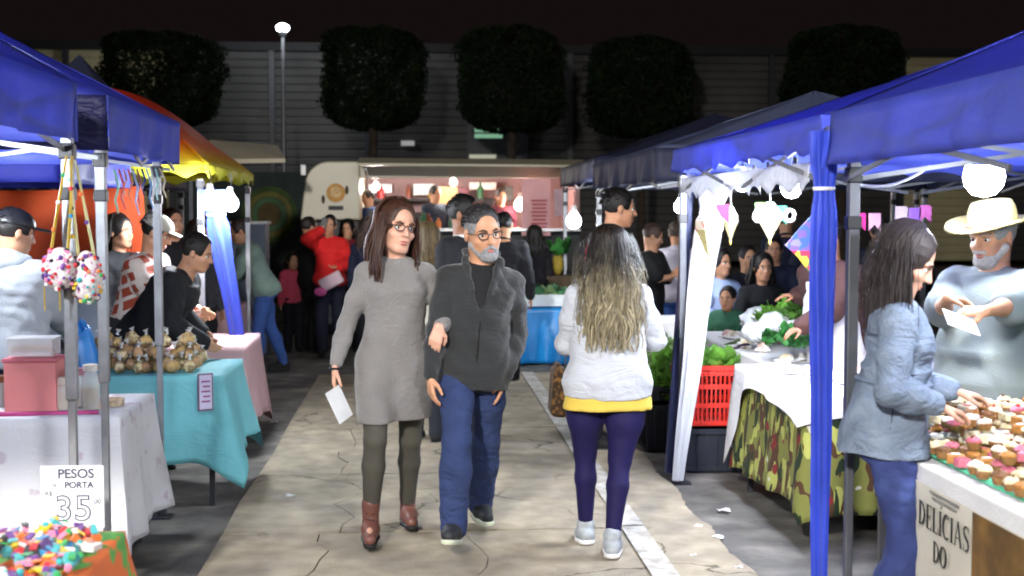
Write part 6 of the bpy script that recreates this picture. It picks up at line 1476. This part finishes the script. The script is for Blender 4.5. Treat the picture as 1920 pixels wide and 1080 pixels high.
# cakes on the cake table
CK = [('brown', '#7a5436'), ('caramel', '#b0783c'), ('cream', '#d9c9a6'), ('white', '#ddd6cc'), ('pink', '#c46a7c')]; rn = random.Random(31)
CM = {n_: mat('cake ' + n_, c8(h_), .7, .25, 30, .5, 60) for n_, h_ in CK}
CL = mat('pleated cake case', c8('#8a6238'), .7, .2, 40, .5, 80)
i = 0
LEVN = ['lowest', 'second', 'third', 'top']
for row in range(18):
    for colm in range(8):
        xx = CX0 + .07 + colm * .080 + rn.uniform(-.012, .012); yy = 4.94 - row * .088 + rn.uniform(-.012, .012)
        nlev = 1 + min(2, max(0, int((colm + .3) * .6 + rn.uniform(-.4, .8))))
        for lev in range(max(1, nlev)):
            nm = rn.choice(['brown', 'caramel', 'cream', 'cream', 'white', 'white', 'caramel', 'cream', 'pink'])
            z0 = .80 + lev * .050; t = empty('little_cake', (xx, yy, z0), '%s cake, %s row from the jacket woman, %s across, %s layer' % (nm, ordw(row + 1), ordw(colm + 1), LEVN[lev]), 'cake', '%s topped little cakes' % nm)
            if rn.random() < .42:
                t['label'] = t['label'].replace(' cake,', ' wrapped slice,'); t.name = 'wrapped_slice'; t['category'] = 'sweet'; t['group'] = '%s wrapped slices' % nm; rz_ = rn.uniform(0, 3)
                m = MB(); m.box((xx, yy, z0 + .018), (rn.uniform(.045, .07), rn.uniform(.03, .045), .032), rz=rz_); m.build('slice', CM[nm], t, smooth=False, bevel=.006)
                m = MB(); m.box((xx, yy, z0 + .036), (.03, .022, .002), rz=rz_); m.build('sticker', DM[rn.choice(['white', 'white', 'red', 'black'])], t, smooth=False)
                continue
            m = MB(); m.lathe((xx, yy, z0), [(.001, 0), (.020, 0), (.028, .024), (.022, .026), (.001, .023)], 12); m.build('case', CL, t)
            m = MB(); m.ell((xx, yy, z0 + .029), (.027, .027, .016), 9, 6, jit=.2, rnd=rn); m.build('topping', CM[nm], t)
            if rn.random() < .45: m = MB(); m.ell((xx + rn.uniform(-.01, .01), yy - .005, z0 + .046), .007, 6, 4, jit=.2, rnd=rn); m.build('fruit_piece', DM['red'] if rn.random() < .4 else CM['brown'], t)
# lanterns, kite and flags
def lantern(px, py, Y, w_, h_, label, cols):
    p = at(px, py, Y); t = empty('paper_lantern', p, label, 'lantern', 'diamond paper lanterns hanging under the lantern tent'); n_ = 6
    def ring_(z, r): return [p + Vector((math.cos(k * math.pi / 3) * r, math.sin(k * math.pi / 3) * r, z)) for k in range(n_)]
    lv = [(h_ * .5, w_ * .16), (h_ * .22, w_ * .5), (h_ * .05, w_ * .5), (-h_ * .5, w_ * .02)]
    for s_ in range(3):
        m = MB(); m.add(ring_(*lv[s_]) + ring_(*lv[s_ + 1]), [(k, (k + 1) % n_, n_ + (k + 1) % n_, n_ + k) for k in range(n_)]); m.build('paper_panel', mat('lantern paper ' + cols[s_], c8(cols[s_]), .7, .15, 18, 0, trans=.4, col2=c8('#c96a6a'), c2scale=35, c2lo=.62, c2hi=.66), t, smooth=False, sol=.001)
    m = MB(); m.tube([p + Vector((0, 0, h_ * .5)), p + Vector((0, 0, h_ * .5 + .16))], .002, 4); m.build('string', MT['whiteplastic'], t)
    m = MB(); m.ell(p + Vector((0, 0, -h_ * .52)), (.008, .008, .02), 7, 5); m.build('tassel', FAB('lantern tassel', '#c8b25a'), t)
lantern(1330, 435, 7.0, .155, .29, 'largest diamond paper lantern hanging on the white curtain', ['#e4e0e6', '#dccfc0', '#d8cf9a'])
lantern(1370, 420, 7.3, .085, .20, 'small cream diamond lantern, second from the white curtain', ['#e0dcd0', '#dcd6b8', '#d8d09a'])
lantern(1444, 415, 6.9, .135, .21, 'middle cream diamond lantern with green flags beside it', ['#d4dcc8', '#dcd2c0', '#d8cfa8'])
def paper_curl(px, py, Y, label, col):
    p = at(px, py, Y); m = MB(); m.tube([p + Vector((.028 * math.cos(a_ * .5) * (1 - .02 * a_), .01 * math.sin(a_), .030 * math.sin(a_ * .5))) for a_ in range(13)], .010, 6); tag(m.build('paper_curl', FAB('curl ' + col, col)), label, 'decoration')
paper_curl(1422, 405, 6.9, 'white paper ring left of the middle lantern', '#d8dad6'); paper_curl(1481, 404, 6.8, 'white paper ring right of the middle lantern', '#dfe2e0')
for k, (px, py, hx, lab) in enumerate([(1355, 400, '#b03050', 'dark red flag right of the big lantern'), (1463, 402, '#4f9a84', 'green flag between the middle lantern and the paper ring'), (1428, 396, '#7aa860', 'light green flag beside the middle lantern'), (1612, 415, '#d8388a', 'hot pink flag beside the dark gap'), (1640, 415, '#d8a0b8', 'pale pink flag right of the hot pink one'), (1735, 400, '#c86ab0', 'mauve flag above the denim jacket woman'), (1715, 405, '#9a6ad0', 'violet flag above the denim jacket woman'), (1690, 402, '#c9b6c0', 'pale flag beside the violet one')]):
    Y = 7.1 if px < 1500 else 7.7; p = at(px, py, Y); w_ = .038; m = MB(); m.prism([(p.x - w_, p.z + .05), (p.x + w_, p.z + .05), (p.x + w_, p.z - .06), (p.x, p.z - .02), (p.x - w_, p.z - .06)], Y, Y + .002, 'y')
    tag(m.build('bunting_flag', FAB('flag ' + hx, hx, trans=.3), smooth=False), lab, 'flag', 'paper bunting flags')
t = empty('chita_cloth', at(1512, 470, 6.3), 'diamond of flowered cloth, blue above and red below, beside the blue curtain', 'cloth')
c_ = at(1512, 470, 6.3); ft = mat('flowered cotton', c8('#b8304a'), .8, .1, 9, .2, 80); n = ft.node_tree.nodes; l = ft.node_tree.links
tc = n.new('ShaderNodeTexCoord'); vo = n.new('ShaderNodeTexVoronoi'); vo.inputs['Scale'].default_value = 26; l.new(tc.outputs['Object'], vo.inputs['Vector']); cr = n.new('ShaderNodeValToRGB'); l.new(vo.outputs['Color'], cr.inputs[0])
for q_, (pos, hx) in enumerate([(0, '#b8304a'), (.35, '#c23a52'), (.5, '#2f6a3a'), (.65, '#d8b23a'), (.8, '#d08aa0')]):
    e = cr.color_ramp.elements[q_] if q_ < 2 else cr.color_ramp.elements.new(pos); e.position = pos; e.color = (*c8(hx), 1)
cr.color_ramp.interpolation = 'CONSTANT'; sx = n.new('ShaderNodeSeparateXYZ'); l.new(tc.outputs['Object'], sx.inputs[0]); g_ = n.new('ShaderNodeMath'); g_.operation = 'GREATER_THAN'; g_.inputs[1].default_value = .0; l.new(sx.outputs['Z'], g_.inputs[0])
hu = n.new('ShaderNodeMix'); hu.data_type = 'RGBA'; hu.inputs['B'].default_value = (*c8('#4a62b8'), 1); fm_ = n.new('ShaderNodeMath'); fm_.operation = 'MULTIPLY'; fm_.inputs[1].default_value = .75; l.new(g_.outputs[0], fm_.inputs[0]); l.new(fm_.outputs[0], hu.inputs['Factor']); l.new(cr.outputs[0], hu.inputs['A']); l.new(hu.outputs['Result'], n['Principled BSDF'].inputs['Base Color'])
m = MB(); pts = [at(1512 + dx, 470 + dy, 6.3) for dx, dy in ((16, -72), (20, -10), (18, 58), (-16, 12), (-40, -10), (-10, -45))]
m.add(pts + [p_ + Vector((0, .004, 0)) for p_ in pts], [tuple(range(6)), tuple(range(11, 5, -1))] + [(i, 6 + i, 6 + (i + 1) % 6, (i + 1) % 6) for i in range(6)]); m.build('cloth_panel', ft, t, smooth=False)
m = MB(); m.tube([at(1528, 398, 6.3), at(1530, 352, 6.3)], .004, 5); m.build('string', MT['whiteplastic'], t)
# far blue draped stall with lettuces, seen between the bearded man and the blonde woman
BX0, BX1 = at(965, 590, 14).x, at(1075, 590, 14).x
table('far folding table under the bright blue plastic', BX0, BX1, 14.0, 14.8, .62)
cloth('bright blue plastic sheet draped on the far lettuce table', BX0, BX1, 14.0, 14.8, .62, .58, mat('cyan blue plastic', c8('#1e86cf'), .35, .12, 5, .5, 12), 19, fold=.05, freq=15)
m = MB(); m.box(((BX0 + BX1) / 2, 14.35, .70), (BX1 - BX0 - .04, .55, .13)); tag(m.build('polystyrene_tray', mat('white foam', (.72, .76, .76), .8), smooth=False, bevel=.01), 'long white foam tray on the far blue table', 'tray')
for k, px in enumerate((1003, 1025, 1046)):
    p = at(px, 552, 14.3); t = empty('lettuce', (p.x, 14.3, p.z), ['left', 'middle', 'right'][k] + ' head of lettuce on the far white tray', 'lettuce'); leaves('leaf_mass', (p.x, 14.3, p.z - .10), .09, .12, .17, 90, G3 if k % 2 else mat('blue green cabbage', (.10, .30, .14), .5, .2, 20, trans=.2), t, 40 + k, .08)
p = at(1046, 495, 15); t = empty('pineapple', p, 'pineapple standing behind the lettuces', 'pineapple'); m = MB(); m.ell(p, (.07, .07, .13), 12, 10); m.build('fruit', mat('pineapple skin', c8('#9a8430'), .7, .4, 40, .8, 50), t); leaves('crown_leaves', (p.x, 15, p.z + .10), .07, .07, .16, 26, G2, t, 50, .14)
m = MB(); m.box((p.x, 15, (p.z - .13) / 2), (.5, .4, p.z - .13)); tag(m.build('wooden_box', mat('weathered crate wood', c8('#4a3b2a'), .8, .3, 8), smooth=False, bevel=.01), 'tall wooden box under the pineapple', 'box')
# greens stand in front of the folded-arm man
p = at(1255, 655, 10.6); table('small table at the back of the greens stall', 1.75, 2.7, 10.4, 11.0, .78); cloth('white cloth on the small table at the back of the greens stall', 1.75, 2.7, 10.4, 11.0, .78, .35, MT['whitecloth'], 23)
# ---------------------------------------------------------------- food truck
YV = 17.6
van = empty('food_truck', (at(830, 398, YV).x, YV, 0), 'cream food truck with a long lit serving hatch behind the couple', 'food truck')
VB = mat('cream van paint', c8('#b5ae98'), .35, .05, 2); VD = mat('charcoal van skirt', (.008, .009, .010), .5, .1, 3); INN = mat('pink lit interior wall', c8('#8f7472'), .7, .08, 3)
def X(px, Y=YV): return at(px, 398, Y).x
def Z(py, Y=YV): return at(830, py, Y).z
D = 2.1
xl, xs, xr = X(566), X(675), X(1088)
zt_, zh, zc_ = Z(303), Z(334), Z(432)
# cab end: rounded panel
m = MB(); prof = []
for k in range(11):
    t = k / 10; a_ = t * math.pi / 2
    prof.append((xl + .02 + .55 * (1 - math.cos(a_)) * .9, zt_ - .70 + .70 * math.sin(a_)))
poly = [(xl, Z(440)), (xl - .03, zt_ - .95)] + prof[1:] + [(xs, zt_), (xs, Z(412)), (xl, Z(412))]
poly = [(xl - .02, Z(412))] + [(xl + .01 + .06 * k, zt_ - .55 + .1 * k * 3) for k in range(1)] + [(xl + .04 + .34 * (1 - math.cos(rad(9 * k))), zt_ - .34 + .34 * math.sin(rad(9 * k))) for k in range(11)] + [(xs, zt_), (xs, Z(412))]
m.prism(poly, YV, YV + D, 'y'); m.build('cab_side', VB, van, bevel=.02)
m = MB(); m.box(((xl + xs) / 2, YV + D / 2, Z(412) / 2 + .15), (xs - xl + .02, D - .02, Z(412) - .32)); m.build('lower_cab', VD, van, smooth=False, bevel=.03)
m = MB(); m.box(((xs + xr) / 2, YV + D / 2, zt_ - .02), (xr - xs, D, .06)); m.build('roof', VB, van, smooth=False, bevel=.02)
m = MB(); m.box(((xs + xr) / 2, YV + .03, (zt_ + zh) / 2 - .03), (xr - xs, .06, zt_ - zh - .06)); m.build('hatch_header', VB, van, smooth=False, bevel=.01)
m = MB(); m.add([(xs, YV - .02, zt_ + .02), (X(1092), YV - .02, zt_ + .0), (X(1092), YV - .75, zt_ - .10), (xs, YV - .75, zt_ - .08)], [(0, 1, 2, 3)]); m.build('raised_hatch', VB, van, sol=.03, smooth=False)
for px in (690, 1080): m = MB(); m.tube([(X(px), YV, zh - .02), (X(px), YV - .7, zt_ - .13)], .015, 8); m.build('gas_strut', MT['metal'], van)
m = MB(); m.box(((xs + xr) / 2, YV + .04, zc_ / 2 + .12), (xr - xs, .08, zc_ - .25)); m.build('serving_side', VD, van, smooth=False)
m = MB(); m.box(((xs + xr) / 2, YV - .14, zc_ + .01), (xr - xs - .05, .34, .04)); m.build('counter', mat('steel counter', (.5, .5, .5), .3, metal=.8), van, smooth=False, bevel=.006)
m = MB(); m.box(((xs + xr) / 2, YV + D - .03, (zt_ + .3) / 2), (xr - xs, .06, zt_ - .3)); m.build('back_wall', INN, van, smooth=False)
m = MB(); m.box((xr - .03, YV + D / 2, (zt_ + .3) / 2), (.06, D - .15, zt_ - .36)); m.build('end_wall', INN, van, smooth=False)
m = MB(); m.box(((xs + xr) / 2, YV + D / 2, .42), (xr - xs, D - .1, .05)); m.build('floor', VD, van, smooth=False)
for px in (620, 1010):
    m = MB(); c_ = Vector((X(px), YV + .05, .34)); m.tube([c_ + Vector((0, -.06, 0)), c_ + Vector((0, .18, 0))], .34, 24); wq = m.build('wheel', MT['black'], van)
    m = MB(); m.tube([c_ + Vector((0, -.075, 0)), c_ + Vector((0, -.05, 0))], .19, 20); m.build('rim', MT['metal'], wq)
m = MB(); c_ = Vector((X(571), YV - .12, Z(320))); m.box(c_, (.07, .05, .14)); m.build('mirror', MT['whiteplastic'], van, smooth=False, bevel=.01)
# emblem on the cab: plain orange badge with two dark marks
cx, cz = X(630), Z(362)
for nm, r_, dz, hx, dy in (('badge', .13, 0, '#b98a4a', .006), ('badge_centre', .075, .01, '#c9a878', .010)):
    m = MB(); m.tube([(cx, YV - dy, cz + dz), (cx, YV + .01, cz + dz)], r_, 24); m.build(nm, mat('badge ' + hx, c8(hx), .7, .25, 30), van)
for sx in (-.17, .15): m = MB(); m.ell((cx + sx, YV - .006, cz - .02 + sx * .4), (.025, .01, .06), 10, 6); m.build('badge_mark', mat('badge brown', c8('#3f3220'), .7), van)
m = MB(); m.box((cx, YV - .006, Z(390)), (.20, .012, .06)); m.build('name_plate', mat('dark plate', (.03, .03, .03), .6), van, smooth=False)
# interior shelves, boards
for k, (px0, px1, py0, py1, hx, dy, nm) in enumerate([(820, 858, 350, 388, '#b88550', 1.5, 'wooden_rack'), (735, 765, 372, 392, '#5f8a86', 1.4, 'teal_box'), (800, 870, 395, 418, '#d8ccd4', 1.2, 'white_fridge'), (690, 735, 345, 362, '#d8d8dc', 1.9, 'menu_panel'), (775, 815, 345, 366, '#d6dede', 1.9, 'menu_panel'), (880, 930, 342, 356, '#e0d0c8', 1.9, 'menu_panel'), (880, 935, 395, 425, '#d8d0d4', 1.2, 'white_fridge'), (722, 750, 372, 430, '#1c1c20', .5, 'coffee_machine'), (768, 796, 398, 430, '#2a2022', .4, 'fryer'), (905, 925, 372, 430, '#241a1c', .8, 'tall_cabinet'), (690, 712, 395, 430, '#20242c', .5, 'till'), (855, 878, 352, 392, '#5a2430', 1.6, 'hanging_apron'), (945, 962, 350, 376, '#2f3a34', 1.5, 'hanging_towel')]):
    a_, b_ = at(px0, py0, YV + dy), at(px1, py1, YV + dy); m = MB(); m.box(((a_.x + b_.x) / 2, YV + dy, (a_.z + b_.z) / 2), (b_.x - a_.x, .12, a_.z - b_.z)); m.build(nm, mat('van item ' + hx, c8(hx), .5, .2, 20), van, smooth=False, bevel=.01)
rnv = random.Random(4)
for k in range(34):
    if k >= 17 and k % 3: continue
    x_ = X(685) + (X(965) - X(685)) * (k % 17 + rnv.uniform(.1, .9)) / 17; zz = zc_ + .03 if k < 17 else Z(372, YV + 1.6); yy = YV + (.05 if k < 17 else 1.85); h_ = rnv.uniform(.10, .26); r_ = rnv.uniform(.03, .06)
    m = MB(); m.lathe((x_, yy, zz), [(.001, 0), (r_, 0), (r_, h_ * .6), (r_ * .4, h_ * .8), (r_ * .4, h_), (.001, h_)], 10)
    hx = rnv.choice(['#b03030', '#c9a23a', '#3a6a4a', '#d8d0c8', '#7a3a22', '#28406a', '#d07a3a']); tag(m.build('sauce_bottle', mat('bottle ' + hx, c8(hx), .3)), '%s bottle or jar from the left %s of the food truck' % (ordw(k % 17 + 1), 'on the counter' if k < 17 else 'on the rear shelf'), 'bottle', 'bottles and jars in the food truck')
m = MB(); m.box(((xs + X(965)) / 2, YV + 1.85, Z(372, YV + 1.6) - .02), (X(965) - xs, .3, .03)); m.build('shelf', VD, van, smooth=False)
mb_ = empty('menu_board', (X(1000), YV - .2, 0), 'pink menu board with rows of red lines at the right end of the hatch', 'menu board')
a_, b_ = at(978, 335, YV - .25), at(1032, 442, YV - .25); m = MB(); m.box(((a_.x + b_.x) / 2, YV - .25, (a_.z + b_.z) / 2), (b_.x - a_.x, .03, a_.z - b_.z)); m.build('board', mat('pink board', c8('#d6a2a4'), .6, .1, 4), mb_, smooth=False)
for k in range(9): 
    z_ = at(1000, 376 + k * 7.2, YV - .27).z; m = MB(); m.box(((a_.x + b_.x) / 2 + .04, YV - .27, z_), (.22 - .02 * (k % 3), .006, .022)); m.build('printed_row', mat('red print', c8('#b04450'), .7), mb_, smooth=False)
m = MB(); c2 = at(1005, 560, YV - .25); m.bar(((a_.x + b_.x) / 2, YV - .25, 0), ((a_.x + b_.x) / 2, YV - .25, b_.z), .03); m.build('post', MT['darkmetal'], mb_)
p = at(1052, 380, YV - .6); m = MB(); m.box(p, (.19, .02, .36)); m2 = m.build('notice_panel', mat('mauve notice', c8('#b89aa4'), .6, .15, 9), smooth=False); tag(m2, 'small mauve notice hanging right of the pink menu board', 'notice')
def vb(px, py, dy, r, w_, col, lab, es=30): bulb(px, py, YV + dy, r, lab, w_, col, es, .1, group='bulbs inside the food truck')
vb(975, 385, .7, .085, 170, (1, .66, .58), 'pinkish bulb glaring at the right end of the serving hatch')
vb(705, 350, .9, .05, 110, (1, .88, .86), 'bulb at the left end of the serving hatch')
vb(850, 342, .9, .05, 130, (1, .90, .86), 'bulb in the middle of the serving hatch')
for k, (px, ty, hx, th, lab) in enumerate([(692, 352, '#27406e', -60, 'worker in navy inside the left end of the food truck'), (815, 345, '#26303e', 40, 'worker reaching up beside the wooden rack in the truck'), (938, 350, '#4e1c2c', 20, 'worker in burgundy inside the truck near the pink bulb')]):
    someone(lab, px, YV + .8, 0, th, top=(hx, 0), H=1.58, z0=at(px, ty, YV + .8).z - 1.58, bot='#14151a', hair='#14100e', vox=.014, head=(0, 10, 0))
# dark shutters and a generator behind the red-jacket woman
p = at(470, 420, 15.5); gb = empty('serving_counter', (p.x, 15.5, 0), 'pale grey steel cabinet behind the padded jacket shopper', 'cabinet')
a_, b_ = at(437, 420, 15.5), at(502, 470, 15.5); m = MB(); m.box(((a_.x + b_.x) / 2, 15.5, a_.z / 2), (b_.x - a_.x, .4, a_.z)); m.build('cabinet', mat('pale blue grey paint', c8('#6b7888'), .5, .1, 4), gb, smooth=False, bevel=.01)
m = MB(); m.box(((a_.x + b_.x) / 2, 15.48, a_.z + .015), (b_.x - a_.x + .04, .46, .03)); m.build('top', MT['whiteplastic'], gb, smooth=False)
bpy.context.view_layer.update()
